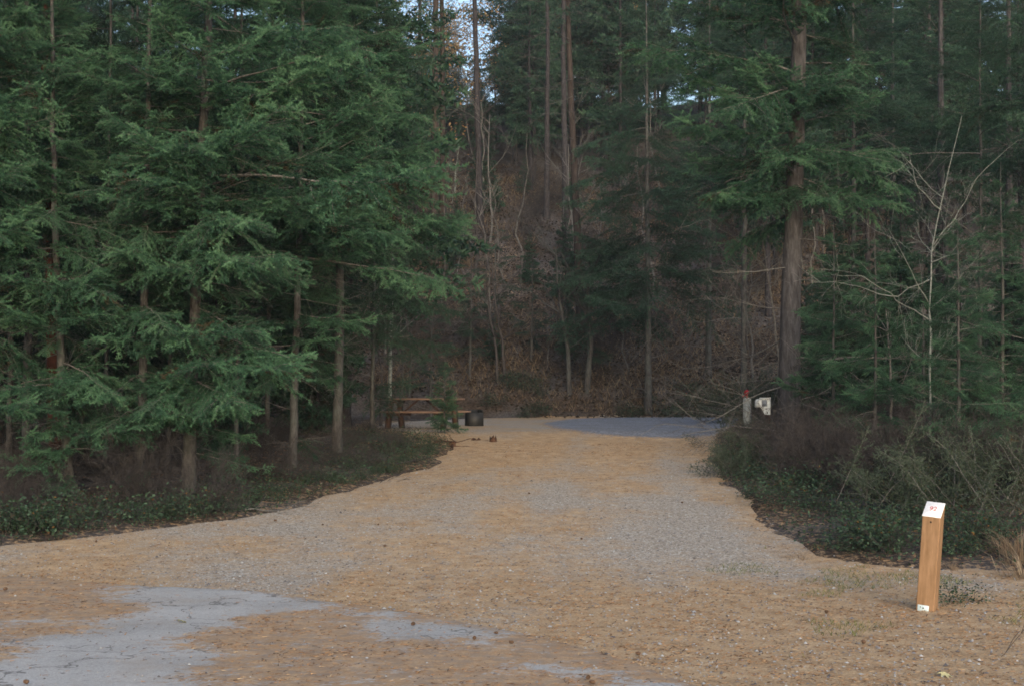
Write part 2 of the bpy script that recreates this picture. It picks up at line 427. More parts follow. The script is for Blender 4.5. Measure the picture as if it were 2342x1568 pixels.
def asph_tint(x, y):
    m = np.full(x.shape, 9.)
    for k_, p in enumerate(BAREW): m = np.minimum(m, seg_sd(x, y, p) + (0 if k_ == 0 else .9 if k_ == 3 else .22))
    m = m + .9 * (fbm(x * 1.3, y * 2.2, 61, 5) - .5)
    return np.clip(.06 + .78 * sstep(-.45, .4, m) - .15 * sstep(.9, .0, fbm(x, y, 66)), 0, 1)
a_ = link('asphalt_road', grid_mesh(np.arange(-17, 13, .1), np.arange(2.5, 13.5, .1), asph_z, asph_tint, 'asphalt', asph_mat(), lambda x, y: seg_sd(x, y, ASPH) < .2)); tag(a_, kind='structure')
a2 = link('road_beyond', grid_mesh(spread(-17, 17, .8, -45, 45), np.arange(-46, 2.6, .7), lambda x, y: surf_z(x, y) + .006, lambda x, y: np.clip(fbm(x, y, 5), 0, 1), 'road_beyond', bpy.data.materials['asphalt'], lambda x, y: seg_sd(x, y, ASPH) < .2)); tag(a2, kind='structure')
def pad_z(x, y):
    sd = seg_sd(x, y, PAD) + .5 * (fbm(x * .9, y * .9, 71, 4) - .5)
    return surf_z(x, y) + .02 - .045 * sstep(-.1, .2, sd)
p_ = link('gravel_pad', grid_mesh(np.arange(0, 12, .15), np.arange(22, 48, .15), pad_z, lambda x, y: sstep(-.6, .25, seg_sd(x, y, PAD)) * .9, 'pad', pad_mat(), lambda x, y: seg_sd(x, y, PAD) < .5)); tag(p_, kind='structure')

# ------------------------------------------------------------------ loose stones and needles
def sample(n, x0, x1, y0, y1, dens=None, rng=RN):
    x = rng.uniform(x0, x1, n); u = rng.uniform(0, 1, n)
    y = 1 / (1 / y0 + u * (1 / y1 - 1 / y0))          # even in the picture, so denser near the lens
    if dens is not None:
        k = rng.uniform(0, 1, n) < dens(x, y); x, y = x[k], y[k]
    return x, y
def on_road(x, y): return seg_sd(x, y, DRIVE) < 0
def top_z(x, y):
    s = surf_z(x, y); a = asph_z(x, y); a = np.where(seg_sd(x, y, ASPH) < .1, a, -9)
    return np.maximum(np.maximum(s, a), ground_z(x, y))
def stones(n, dens, size, name, mat, x0=-8, x1=9, y0=7, y1=30):
    x, y = sample(n, x0, x1, y0, y1, dens)
    n = len(x); z = top_z(x, y)
    s = size * RN.lognormal(0, .35, n)
    oc = np.array([(1, 0, 0), (0, 1, 0), (-1, 0, 0), (0, -1, 0), (0, 0, .7), (0, 0, -.5)], float)
    V = oc[None] * s[:, None, None] * RN.uniform(.6, 1.2, (n, 6, 3))
    a = RN.uniform(0, 6.28, n); c, q = np.cos(a), np.sin(a)
    V2 = np.stack([V[..., 0] * c[:, None] - V[..., 1] * q[:, None], V[..., 0] * q[:, None] + V[..., 1] * c[:, None], V[..., 2]], -1)
    V2 += np.stack([x, y, z + s * .25], -1)[:, None]
    T = np.array([(0, 1, 4), (1, 2, 4), (2, 3, 4), (3, 0, 4)])
    Fa = (T[None] + np.arange(n)[:, None, None] * 6).reshape(-1, 3)
    mb = MB(); mb.add(V2.reshape(-1, 3), Fa, 0, np.repeat(RN.uniform(0, 1, n), 6))
    o = link(name, mb.mesh(name, mat)); tag(o, kind='stuff'); return o
def flat_mat(name, stops, rough=.85):
    m, n, p = newmat(name, rough, .2); at = N(n, 'Attribute', attribute_name='tint')
    n.links.new(ramp(n, at.outputs['Fac'], stops).outputs[0], p.inputs['Base Color']); return m
M_STONE = flat_mat('loose_gravel', [(0, (.09, .08, .08)), (.4, (.26, .25, .25)), (.75, (.38, .38, .37)), (1, (.50, .50, .49))])
M_NEEDLE = flat_mat('fallen_needles', [(0, (.055, .032, .02)), (.35, (.26, .13, .055)), (.7, (.43, .25, .12)), (1, (.55, .40, .24))])
def d_stone(x, y):
    on = on_road(x, y) & (seg_sd(x, y, ASPH) > .0)
    return on * (1.1 - drive_tint(x, y) * .75) + (seg_sd(x, y, ASPH) < 0) * .03
stones(90000, d_stone, .0078, 'gravel', M_STONE)
tag(bpy.data.objects['gravel'], 'loose pale gravel strewn over the driveway', None)
def needles(n, dens, name, x0=-8, x1=9, y0=7, y1=26):
    x, y = sample(n, x0, x1, y0, y1, dens); n = len(x); z = top_z(x, y)
    a = RN.uniform(0, 6.28, n); L = RN.uniform(.018, .05, n) * (1 + (y - 8) * .03); W = RN.uniform(.0015, .0035, n) * (1 + (y - 8) * .05)
    dx_, dy_ = np.cos(a), np.sin(a); tz = RN.uniform(-.1, .35, n)
    c = np.stack([x, y, z + .006], -1)
    D = np.stack([dx_ * L, dy_ * L, tz * L * .6], -1); S = np.stack([-dy_ * W, dx_ * W, W * .5], -1)
    V = np.stack([c - D * .5 - S, c - D * .5 + S, c + D * .5], 1).reshape(-1, 3)
    mb = MB(); mb.add(V, np.arange(n * 3).reshape(-1, 3), 0, np.repeat(np.where(RN.uniform(0, 1, n) < .16, 0, np.clip(RN.normal(.5, .25, n), 0, 1)), 3))
    o = link(name, mb.mesh(name, M_NEEDLE)); tag(o, kind='stuff'); return o
def d_needle(x, y):
    ina = seg_sd(x, y, ASPH) < 0
    cl = sstep(.45, .62, fbm(x * 2.3, y * 4, 77, 4))
    return np.where(ina, asph_tint(x, y) ** 2 * (.12 + .88 * cl) + .04, (drive_tint(x, y) ** 1.5) * (.35 + .5 * cl))
o = needles(200000, d_needle, 'needle_litter'); tag(o, 'orange fallen needles in drifts on road and driveway')

# ------------------------------------------------------------------ foliage
def unit(v): return v / (np.linalg.norm(v, axis=-1, keepdims=True) + 1e-9)
def needle_tris(mb, S, D, l, tint, dens, nl, nw, rng, mat=1, spread_=1.0, up=.12):
    cnt = np.maximum(2, (l * dens)).astype(int)
    idx = np.repeat(np.arange(len(S)), cnt); n = len(idx)
    u = rng.uniform(0, 1, n); d = D[idx]
    pos = S[idx] + d * (l[idx] * u)[:, None]
    R = unit(np.cross(d, rng.normal(0, 1, (n, 3))))
    nd = unit(d * .7 + R * spread_ * 1.15 + np.array([0, 0, up]))
    sd = unit(np.cross(nd, rng.normal(0, 1, (n, 3)))) * (nw * .5)
    L = (nl * rng.uniform(.7, 1.2, n) * (1.05 - .35 * u))[:, None]
    V = np.stack([pos - sd, pos + sd, pos + nd * L], 1).reshape(-1, 3)
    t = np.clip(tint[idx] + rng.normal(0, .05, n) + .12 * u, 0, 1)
    mb.add(V, np.arange(n * 3).reshape(-1, 3), mat, np.repeat(t, 3))

def bough_geo(mb, rng, L=1.6, t0=.12, step=.088, lat=.62, sub=.075, sublen=.165, dens=400, nl=.03, nw=.006, k=5, M=None, org=(0, 0, 0), sag=.16, wr=.011, mat0=0, tips=.0):
    """one fir bough along +X: axis, side shoots, drooping twigs, needles"""
    n = 9; t = np.linspace(0, 1, n)
    bend = np.cumsum(rng.normal(0, .012, (n, 2)), axis=0) * L
    tipup = rng.uniform(.0, .16)
    A = np.stack([t * L, bend[:, 0], L * (.02 * t - sag * t ** 1.5 + tipup * t ** 4) + bend[:, 1] * .6], -1)
    def ax(u):
        return np.stack([np.interp(u, t, A[:, i]) for i in range(3)], -1)
    S, D, l, ti = [], [], [], []
    wood = []
    us = np.arange(t0, .99, step / L)
    for i, u in enumerate(us):
        p = ax(u); d = unit(ax(min(u + .05, 1)) - ax(u - .05))
        shp = min(1, (u - t0) / .22 + .35) * (1 - u) ** .6 * 1.05 + .1
        for s in (-1, 1):
            if rng.uniform() < .1: continue
            ll = lat * L / 1.6 * shp * rng.uniform(.6, 1.15)
            an = rng.normal(.95, .14) * s
            dd = np.array([d[0] * math.cos(an) - d[1] * math.sin(an), d[0] * math.sin(an) + d[1] * math.cos(an), d[2] + rng.normal(-.02, .26)])
            dd = unit(dd)
            m = 4; q = np.linspace(0, 1, m)
            dr = rng.uniform(.05, .4)
            pts = p + q[:, None] * ll * dd + np.stack([q * 0, q * 0, -dr * ll * q ** 2], -1)
            pts += np.array(d)[None] * (q ** 2)[:, None] * ll * .18
            wood.append((pts, np.linspace(wr * .35, .0015, m)))
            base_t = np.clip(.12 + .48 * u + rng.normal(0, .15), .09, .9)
            if rng.uniform() < .035: base_t = 0.0
            for a in range(m - 1):
                v = pts[a + 1] - pts[a]; le = np.linalg.norm(v)
                if a == 0 and u < .35: continue
                S.append(pts[a]); D.append(v / le); l.append(le); ti.append(base_t)
            for w_ in np.arange(sub * .7, ll, sub):
                f = w_ / ll; pp = np.array([np.interp(f, q, pts[:, c]) for c in range(3)])
                for s2 in (-1, 1):
                    if rng.uniform() < .2: continue
                    sl = sublen * (1.15 - .65 * f) * rng.uniform(.5, 1.4)
                    b = rng.normal(.8, .18) * s2
                    e = np.array([dd[0] * math.cos(b) - dd[1] * math.sin(b), dd[0] * math.sin(b) + dd[1] * math.cos(b), dd[2] - rng.uniform(-.25, .95)])
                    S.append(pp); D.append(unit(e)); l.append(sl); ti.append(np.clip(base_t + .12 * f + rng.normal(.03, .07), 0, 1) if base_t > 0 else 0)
    for a in range(int(n * .45), n - 1):
        v = A[a + 1] - A[a]; le = np.linalg.norm(v); S.append(A[a]); D.append(v / le); l.append(le); ti.append(.6)
    b2 = MB()
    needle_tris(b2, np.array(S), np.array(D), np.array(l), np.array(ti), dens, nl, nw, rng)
    b2.tube(A, np.linspace(wr, .002, n), k, mat0, .5)
    for pts, r in wood[::1 if k > 3 else 3]: b2.tube(pts, r, 3, mat0, .5)
    R = np.eye(3) if M is None else np.array(M)
    for V in b2.v: V[:] = V @ R.T + np.array(org)
    for V, (Fa, m_), T in zip(b2.v, b2.f, b2.t): pass
    off = mb.n; mb.v += b2.v; mb.t += b2.t; mb.f += [(Fa + off, m_) for Fa, m_ in b2.f]; mb.n += b2.n

BOUGH = []; BOUGH_B = []
for i in range(9):
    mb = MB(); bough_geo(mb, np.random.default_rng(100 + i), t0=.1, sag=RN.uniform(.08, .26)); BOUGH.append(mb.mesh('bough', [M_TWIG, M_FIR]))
for i in range(3):
    mb = MB(); bough_geo(mb, np.random.default_rng(200 + i), t0=.42, lat=.7, sag=.16); BOUGH_B.append(mb.mesh('bare_based_bough', [M_BIRCH if i == 0 else M_TWIG, M_FIR]))
BOUGH_M = []
for i in range(5):      # for trees further off: fewer, broader needles
    mb = MB(); bough_geo(mb, np.random.default_rng(300 + i), L=2.4, t0=.16, step=.15, lat=.72, sub=.12, sublen=.22, dens=110, nl=.06, nw=.013, k=4, sag=RN.uniform(.12, .28), wr=.016)
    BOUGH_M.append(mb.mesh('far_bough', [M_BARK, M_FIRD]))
DEAD = []
def twiggy(mb, rng, p, d, L, r, depth, mat=0, k=3, curve=.25, nb=4, up=0, seg=5, spread_=.7, minr=.0012):
    pts = [np.array(p, float)]; d = np.array(d, float); dirs = []
    for i in range(seg):
        d = unit(d + rng.normal(0, curve / seg ** .5, 3) + np.array([0, 0, up / seg])); dirs.append(d)
        pts.append(pts[-1] + d * L / seg)
    mb.tube(pts, np.linspace(r, max(r * .3, minr), seg + 1), k, mat, rng.uniform(0, 1))
    ends = [(pts[-1], d, L)]
    if depth > 0:
        for j in range(nb):
            i = rng.integers(1, seg) if seg > 2 else 1
            e = unit(dirs[i] + unit(rng.normal(0, 1, 3)) * spread_)
            ends += twiggy(mb, rng, pts[i], e, L * rng.uniform(.35, .65), max(r * (1 - i / seg * .6) * .5, minr), depth - 1, mat, 3, curve, nb, up, max(3, seg - 1), spread_, minr)
    return ends
for i in range(5):
    mb = MB(); twiggy(mb, np.random.default_rng(400 + i), (0, 0, 0), (1, 0, -.05), 1.0, .008, 2, 0, 4, .25, 5, -.1, 6, .7)
    DEAD.append(mb.mesh('dead_bough', M_TWIG))

def trunk_mesh(pts, rads, mat, k=12, rough=.06, seed=0):
    rng = np.random.default_rng(seed)
    pts = np.array(pts, float); s = np.concatenate([[0], np.cumsum(np.linalg.norm(np.diff(pts, axis=0), axis=1))])
    m = max(6, int(s[-1] / .35)); u = np.linspace(0, s[-1], m)
    Q = np.stack([np.interp(u, s, pts[:, i]) for i in range(3)], -1); R = np.interp(u, s, rads)
    Q[1:-1, :2] += rng.normal(0, .006, (m - 2, 2))
    R = R * (1 + .3 * np.exp(-u / .25))
    mb = MB(); mb.tube(Q, R, k, 0, .5)
    V = mb.v[0]; c = np.repeat(Q, k, 0); th = np.tile(np.arange(k), m); rr = np.repeat(R, k)
    nz = (fbm(th * 1.7 + seed * 5, np.repeat(u, k) * 2.5, 5, 3) - .5) * 2 * rough
    V[:] = c + (V - c) * (1 + nz)[:, None]
    return mb.mesh('trunk', mat, True), (Q, R, u)

def add_bough(root, meshes, pos, az, pitch, L, base=1.6, name='branch', roll=0, zs=1.0, rng=RN):
    me = meshes[rng.integers(len(meshes))]
    o = link(name, me, root)
    M = Matrix.Rotation(az, 4, 'Z') @ Matrix.Rotation(-pitch, 4, 'Y') @ Matrix.Rotation(roll, 4, 'X')
    s = L / base
    o.matrix_basis = Matrix.Translation(pos) @ M @ Matrix.Diagonal((s, s * (1 if rng.uniform() < .5 else -1), s * zs, 1))
    return o

NB = 0
def fir(label, cat, group, path, r0, ztop, zlo, Lf, per=.085, mat=None, dead=6, meshes=None, base=1.6, hero=(), low=0, seed=0, dz=None, k=12, sub=1.0, az0=None, zcut=None, name='fir_tree', crown=True):
    """a fir whose trunk runs through the given picture points; boughs are placed one by one"""
    global NB
    rng = np.random.default_rng(1000 + seed)
    mat = mat or M_BARK; meshes = meshes or BOUGH
    (bx, by, bd) = path[0]
    p0 = P(bx, by, bd); p0[2] = gz(p0[0], p0[1]) - .05
    pts = [p0]
    for px, py, d in path[1:]: pts.append(P(px, py, d))
    if pts[-1][2] < ztop:
        d = unit(pts[-1] - pts[0]); d = unit(d * .4 + np.array([0, 0, .6])); pts.append(pts[-1] + d * (ztop - pts[-1][2]) / d[2])
    pts = np.array(pts) - p0
    hs = pts[:, 2]; rads = r0 * (1 - .93 * np.clip(hs / hs[-1], 0, 1))
    root = thing(name, tuple(p0), label, cat, group)
    me, (Q, R, u) = trunk_mesh(pts, rads, mat, k, seed=seed); link('trunk', me, root)
    at = lambda z: np.array([np.interp(z, Q[:, 2], Q[:, 0]), np.interp(z, Q[:, 2], Q[:, 1]), z])
    z = zlo - p0[2]; top = Q[-1, 2]; az = rng.uniform(0, 6.28)
    stop = min(top - .1, (zcut or 99) - p0[2])
    while z < stop:
        f = z / top
        L = Lf(z + p0[2], f) * rng.uniform(.65, 1.15)
        az += 2.4 + rng.normal(0, .35)
        if L > .25:
            add_bough(root, meshes, at(z), az, rng.normal(.05 + .5 * f ** 3, .24), L, base, 'branch', rng.normal(0, .4), 1, rng); NB += 1
        z += per * rng.uniform(.6, 1.4)
    for (tx, ty, td, ry, bare) in hero:
        rp = P(path[0][0], ry, bd); q = at(rp[2] - p0[2]); tip = P(tx, ty, td) - p0
        v = tip - q; L = np.linalg.norm(v)
        az = math.atan2(v[1], v[0]); pit = math.asin(v[2] / L) + (.1 if not bare else .1)
        add_bough(root, BOUGH_B if bare else meshes, q, az, pit, L, base, 'branch', 0, 1, rng)
    for j in range(low):
        add_bough(root, meshes, at(rng.uniform(.5, max(.8, zlo - p0[2]))), rng.uniform(0, 6.28), rng.normal(-.12, .15), rng.uniform(.45, 1.1), base, 'branch', rng.normal(0, .3), 1, rng)
    for j in range(int(dead * 1.7)):
        zz = rng.uniform(.25, max(.5, zlo - p0[2] + 1.2)); zz = min(zz, top * .8)
        add_bough(root, DEAD, at(zz), rng.uniform(0, 6.28), rng.normal(.05, .2), rng.uniform(.4, 1.1) * sub, 1.0, 'dead_branch', rng.uniform(0, 6), 1, rng)
    if crown and zcut and zcut < ztop - .5:
        q = at(stop)
        o = link('crown', CROWN_TOP, root); o.location = q
        s = (top - stop) / 8.0; o.scale = (s * 1.1, s * 1.1, s)
    return root

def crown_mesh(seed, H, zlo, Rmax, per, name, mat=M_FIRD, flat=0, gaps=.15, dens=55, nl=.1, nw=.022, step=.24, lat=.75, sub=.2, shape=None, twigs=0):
    rng = np.random.default_rng(seed); mb = MB(); z = zlo; az = 0
    tmpl = []
    for i in range(4):
        b = MB(); bough_geo(b, rng, L=2.0, t0=.15, step=step, lat=lat, sub=sub, sublen=.3, dens=dens, nl=nl, nw=nw, k=3, sag=rng.uniform(.1, .25), wr=.018); tmpl.append(b)
    while z < H - .05:
        f = (z - zlo) / (H - zlo)
        L = (Rmax * (1 - f) ** .8 * min(1, .45 + f * 3) + .2) if shape is None else shape(f)
        L *= rng.uniform(.6, 1.15); az += 2.4 + rng.normal(0, .4)
        if rng.uniform() > gaps:
            t = tmpl[rng.integers(4)]
            pit = rng.normal(-.02 + .55 * f ** 2, .22)
            M = (Matrix.Rotation(az, 3, 'Z') @ Matrix.Rotation(-pit, 3, 'Y') @ Matrix.Rotation(rng.normal(0, .2), 3, 'X'))
            M = np.array(M) * (L / 2.0)
            off = mb.n
            for V in t.v: mb.v.append((V @ M.T + np.array([0, 0, z])).astype(np.float32))
            sh = rng.normal(0, .07)
            mb.t += [np.clip(T + sh, 0, 1) for T in t.t]; mb.f += [(Fa + off, m_) for Fa, m_ in t.f]; mb.n += t.n
        z += per * rng.uniform(.6, 1.4)
    for j in range(twigs):
        zz = rng.uniform(1.0, zlo + 1.5); a = rng.uniform(0, 6.28)
        twiggy(mb, rng, (0, 0, zz), (math.cos(a), math.sin(a), rng.normal(0, .2)), rng.uniform(.7, 1.6), .012, 1, 0, 3, .3, 4, -.1, 4, .6, .004)
    return mb.mesh(name, [M_BARK, mat])
CROWN_TOP = crown_mesh(50, 8.0, 0, 2.2, .11, 'crown_top')

# ------------------------------------------------------------------ near firs on the left bank
G_L = 'young firs along the left bank'
cl = lambda a: (lambda z, f: a * min(1, (1 - f) * 1.7))
fir('slim young fir farthest left of the front row, its trunk bare near the ground', 'tree', G_L, [(160, 1180, 17.4), (140, 850, 17.4), (125, 500, 17.4)], .062, 9.5, 2.6, cl(1.25), per=.085, dead=9, low=14, seed=1, zcut=7.6,
    hero=[(30, 1075, 16.3, 1010, 0), (305, 1015, 16.2, 985, 0), (-30, 870, 16.2, 880, 0), (250, 870, 16.2, 830, 0), (-20, 730, 16.3, 760, 0), (245, 760, 16.4, 730, 0), (20, 630, 16.2, 640, 0), (250, 640, 16.2, 650, 0), (230, 930, 16.4, 900, 0), (60, 970, 16.2, 930, 0), (110, 1130, 16.6, 1080, 0)])
fir('thin young fir with pale straight stem between two thicker front row firs', 'tree', G_L, [(318, 1172, 17.6), (328, 820, 17.6), (335, 450, 17.6)], .068, 10, 3.0, cl(1.15), per=.09, dead=9, low=14, seed=2, zcut=7.6,
    hero=[(455, 800, 16.3, 790, 0), (230, 770, 16.4, 760, 0), (330, 1120, 16.9, 1075, 0), (400, 905, 16.6, 880, 0), (260, 590, 16.3, 570, 0), (420, 620, 16.4, 610, 0), (240, 960, 16.4, 930, 0), (410, 990, 16.5, 950, 0), (385, 720, 16.3, 700, 0)])
fir('stoutest young fir of the front row with long drooping boughs', 'tree', G_L, [(427, 1172, 17.9), (445, 760, 17.9), (465, 250, 17.9), (480, 0, 17.9)], .092, 13, 3.3, cl(1.75), per=.07, dead=8, low=11, seed=3, zcut=8.2,
    hero=[(668, 322, 16.3, 385, 0), (418, 345, 16.0, 360, 0), (985, 452, 16.6, 395, 1), (690, 850, 16.8, 745, 0), (640, 882, 16.2, 800, 1), (555, 880, 16.2, 870, 0), (350, 900, 16.2, 860, 0), (560, 500, 16.2, 480, 0), (530, 590, 16.2, 560, 0), (700, 180, 16.6, 250, 0), (760, 60, 16.6, 130, 1), (840, 110, 16.8, 200, 1), (300, 170, 16.4, 230, 0), (380, 640, 16.6, 620, 0), (540, 960, 16.8, 930, 0), (360, 990, 16.7, 960, 0), (600, 760, 16.5, 700, 0), (500, 830, 16.2, 800, 0)])
fir('thin brown stemmed fir standing back from the drive edge', 'tree', G_L, [(668, 1098, 21), (676, 820, 21), (684, 560, 21)], .068, 12, 3.7, cl(1.7), per=.07, dead=10, low=9, seed=4, zcut=9.2,
    hero=[(1032, 645, 20.2, 585, 1), (840, 770, 20, 720, 0), (820, 560, 19.8, 560, 0), (930, 560, 20, 500, 0), (900, 380, 20, 420, 0), (560, 760, 20, 740, 0), (590, 870, 20, 840, 0), (740, 800, 19.8, 780, 0), (880, 250, 20, 320, 0)])
fir('dark fir whose low trunk is hidden behind undergrowth beside the brown stemmed fir', 'tree', G_L, [(770, 1020, 23.5), (778, 700, 23.5), (775, 300, 23.5)], .09, 14, 3.9, cl(2.1), per=.07, dead=9, low=4, seed=5, zcut=10,
    hero=[(980, 400, 22, 420, 0), (1010, 470, 22, 470, 0), (1000, 540, 22.3, 560, 0), (960, 230, 22, 280, 0), (940, 130, 22, 200, 0)])
fir('fir half out of the picture at the left edge, boughs reaching in', 'tree', G_L, [(-95, 1190, 17), (-100, 600, 17), (-105, 100, 17)], .1, 12, 2.4, cl(1.7), per=.08, dead=6, low=8, seed=6, zcut=8,
    hero=[(50, 80, 16.2, 150, 0), (60, 400, 16, 430, 0), (90, 250, 16.2, 300, 0), (40, 560, 16, 560, 0), (60, 960, 16, 930, 0)])
fir('fir with twin pale bare stretches of stem high in the upper left', 'tree', G_L, [(60, 1130, 20), (66, 500, 20), (62, 0, 20)], .07, 12, 4.6, cl(1.5), per=.09, dead=7, seed=7, zcut=9.5)
fir('red barked pine glimpsed behind the farthest left fir', 'tree', G_L, [(132, 1120, 21.5), (120, 700, 21.5), (105, 400, 21.5)], .14, 13, 5.2, cl(1.7), per=.1, mat=M_BARKR, dead=7, seed=8, zcut=9, name='pine_tree')
for i, (px, py, d, r, Lm, zl) in enumerate([(240, 1120, 20.5, .06, 1.4, 4.2), (540, 1110, 21, .06, 1.5, 4.6), (385, 1110, 22, .07, 1.6, 4.3), (610, 1070, 25, .08, 1.8, 4.2), (850, 985, 29, .08, 1.7, 3.4), (20, 1090, 23, .09, 1.9, 3.9), (470, 1060, 26, .09, 2.1, 4.6), (300, 1060, 27, .1, 2.1, 4.6), (710, 1030, 28, .09, 2.0, 4.4)]):
    lab = ['spindly dark fir behind the slim left pair, second row', 'spindly fir in the gap right of the stoutest front fir', 'shaded fir directly behind the thin pale stemmed one', 'shaded fir left of and behind the thin brown stemmed one',
           'dark fir just left of the picnic table clearing', 'shaded fir at the left edge of the picture, second row', 'deep shade fir glimpsed past the stoutest front fir', 'deep shade fir glimpsed between the two left front stems', 'deep shade fir between brown stemmed fir and table clearing'][i]
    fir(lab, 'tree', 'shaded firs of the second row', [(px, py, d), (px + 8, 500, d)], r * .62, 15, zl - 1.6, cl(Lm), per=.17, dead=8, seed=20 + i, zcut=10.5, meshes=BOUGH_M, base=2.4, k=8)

# ------------------------------------------------------------------ firs on the right
G_R = 'firs on the right of the drive'
fir('tall thick trunked fir beside the white utility box', 'tree', G_R, [(1803, 985, 24), (1808, 700, 24), (1822, 300, 24), (1830, 0, 24)], .205, 19, 4.9, lambda z, f: 2.3 if z < 6.8 else 2.7, per=.15, mat=M_BARKP, dead=14, seed=40, zcut=11, k=28, sub=2.2,
    hero=[(1560, 330, 23.2, 300, 0), (1650, 230, 23, 260, 0), (2080, 400, 23, 330, 0), (1730, 160, 22.6, 230, 0), (1960, 250, 22.4, 230, 0), (1900, 200, 22.2, 230, 0), (2060, 470, 23, 400, 0), (1700, 500, 22.6, 440, 0), (1880, 470, 22.4, 420, 0), (1820, 380, 22, 330, 0), (1620, 420, 23, 380, 0)])
fir('narrow dark fir with black trunk at foot of slope beyond gravel pad', 'tree', G_R, [(1483, 905, 46.2), (1482, 700, 46.2), (1480, 400, 46.2)], .13, 17, 4.6, lambda z, f: 3.2 * min(1, (1 - f) * 1.5), per=.115, dead=12, seed=41, meshes=BOUGH_M, base=2.4, k=8, sub=1.8,
    hero=[(1310, 310, 45, 290, 0), (1300, 480, 45, 440, 0), (1330, 560, 45, 520, 0), (1340, 670, 45.4, 640, 0), (1640, 520, 45, 480, 0), (1290, 395, 45, 370, 0), (1600, 640, 45, 610, 0)])
RT = [(2150, 905, 37, .19, 16, 7.2, 2.6, 'dark trunked fir behind the pale bare birch'), (2306, 880, 32, .15, 15, 7.4, 2.4, 'black straight trunked fir near the right edge'),
      (2240, 920, 28, .06, 12, 6.6, 2.2, 'slender fir between the two black trunks on the right'), (1700, 915, 36, .1, 15, 7.2, 2.6, 'fir showing dark boughs left of the thick trunk'),
      (1950, 905, 33, .09, 15, 6.8, 2.6, 'fir showing boughs right behind the thick trunk'), (2420, 960, 22, .12, 12, 4.4, 2.1, 'fir beyond the right edge with boughs reaching in'),
      (2040, 900, 40, .12, 17, 7.8, 2.8, 'tall fir closing the canopy above the bare birch'), (1620, 905, 48, .12, 18, 8.6, 2.9, 'tall fir right of the narrow black trunked one')]
for i, (px, py, d, r, H, zl, Lm, lab) in enumerate(RT):
    fir(lab, 'tree', G_R, [(px, py, d), (px + 3, 400, d)], r, H, zl, (lambda Lm: lambda z, f: Lm * min(1, (1 - f) * 1.8))(Lm), per=.15, dead=12, seed=50 + i, meshes=BOUGH_M, base=2.4, k=8, sub=1.8, mat=M_BARKP if i < 2 else M_BARK)
# little firs
for i, (px, py, d, H, Lm, lab) in enumerate([(2000, 905, 20.5, 2.3, 1.0, 'knee high to head high fir behind the bare shrubs, yellowish green'), (2190, 960, 18.5, 2.3, .95, 'bright green young fir standing among junipers'),
        (2290, 930, 19.5, 3.1, 1.0, 'bright green young fir nearest the right edge'), (1905, 930, 22.5, 2.6, 1.2, 'small fir with long low boughs right of the thick trunk'),
        (1017, 984, 28.2, .62, .36, 'waist high fir in front of the picnic table'), (2110, 930, 21.5, 2.0, .9, 'small shaded fir at the foot of the birch'),
        (1075, 930, 47.2, 4.6, 1.1, 'feathery young fir on lower slope above the table'), (1215, 915, 49, 4.4, 1.1, 'feathery young fir on the slope left of the leaning trunks'),
        (985, 925, 44, 3.0, 1.0, 'young fir behind the left end of the clearing'), (1130, 900, 51, 6.0, 1.3, 'taller young fir above the table, thin crown'),
        (1345, 905, 47.6, 5.5, 1.2, 'young fir by the twin curved trunks')]):
    far = d > 35
    fir(lab, 'tree', 'small young firs', [(px, py, d), (px + 2, py - 200, d)], .02 + H * .008, (gz(P(px, py, d)[0], d) + H) if H < 2 else 1.6 + (0.8 if d > 26 else .3) + H, gz(P(px, py, d)[0], P(px, py, d)[1]) + (.12 if H < 2 else .6 + .25 * far), (lambda Lm: lambda z, f: Lm * (1 - f) ** .7 + .1)(Lm), per=.12 if far else .07 if H > 1.5 else .022,
        dead=0 if H < 2 else 3, seed=80 + i, meshes=BOUGH_M if far else BOUGH, base=2.4 if far else 1.6, k=6)

# ------------------------------------------------------------------ forest on the hill and behind the left bank
def unit_trunk(seed, r=.011):
    me, _ = trunk_mesh([(0, 0, 0), (.1 * random.uniform(-1, 1), .1 * random.uniform(-1, 1), 7), (0, 0, 14)], [14 * r, 14 * r * .65, .02], [M_BARKF], 8, seed=seed); return me
TRUNKS = [unit_trunk(900 + i, random.uniform(.006, .009)) for i in range(4)]
TRUNKP = []
for m_ in TRUNKS[:2]:
    c_ = m_.copy(); c_.materials[0] = M_BARKF2; TRUNKP.append(c_)
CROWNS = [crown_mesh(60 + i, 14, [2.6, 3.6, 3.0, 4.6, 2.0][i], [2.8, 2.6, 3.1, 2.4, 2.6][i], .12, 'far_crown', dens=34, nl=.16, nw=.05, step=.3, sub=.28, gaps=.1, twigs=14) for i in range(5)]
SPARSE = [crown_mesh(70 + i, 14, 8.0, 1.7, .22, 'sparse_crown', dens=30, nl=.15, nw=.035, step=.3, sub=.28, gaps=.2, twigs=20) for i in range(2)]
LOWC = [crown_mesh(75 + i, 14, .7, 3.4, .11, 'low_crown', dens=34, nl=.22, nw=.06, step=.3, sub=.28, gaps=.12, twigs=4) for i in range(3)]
def at_px(px, d): return (px - CX) / F * d
MARKS = [(110, 'at the left edge'), (230, 'behind the red barked pine'), (390, 'behind the thin pale stem'), (560, 'behind the stoutest front fir'), (730, 'behind the brown stem'), (880, 'left of the white birch stem'),
         (1070, 'in line with the picnic table'), (1210, 'in line with the fire box'), (1400, 'in line with the gravel pad'), (1560, 'by the narrow black trunk'), (1740, 'in line with the tap post'), (1880, 'in line with the thick trunk'),
         (2060, 'right of the thick trunk'), (2200, 'in line with the bare birch'), (9999, 'near the right edge')]
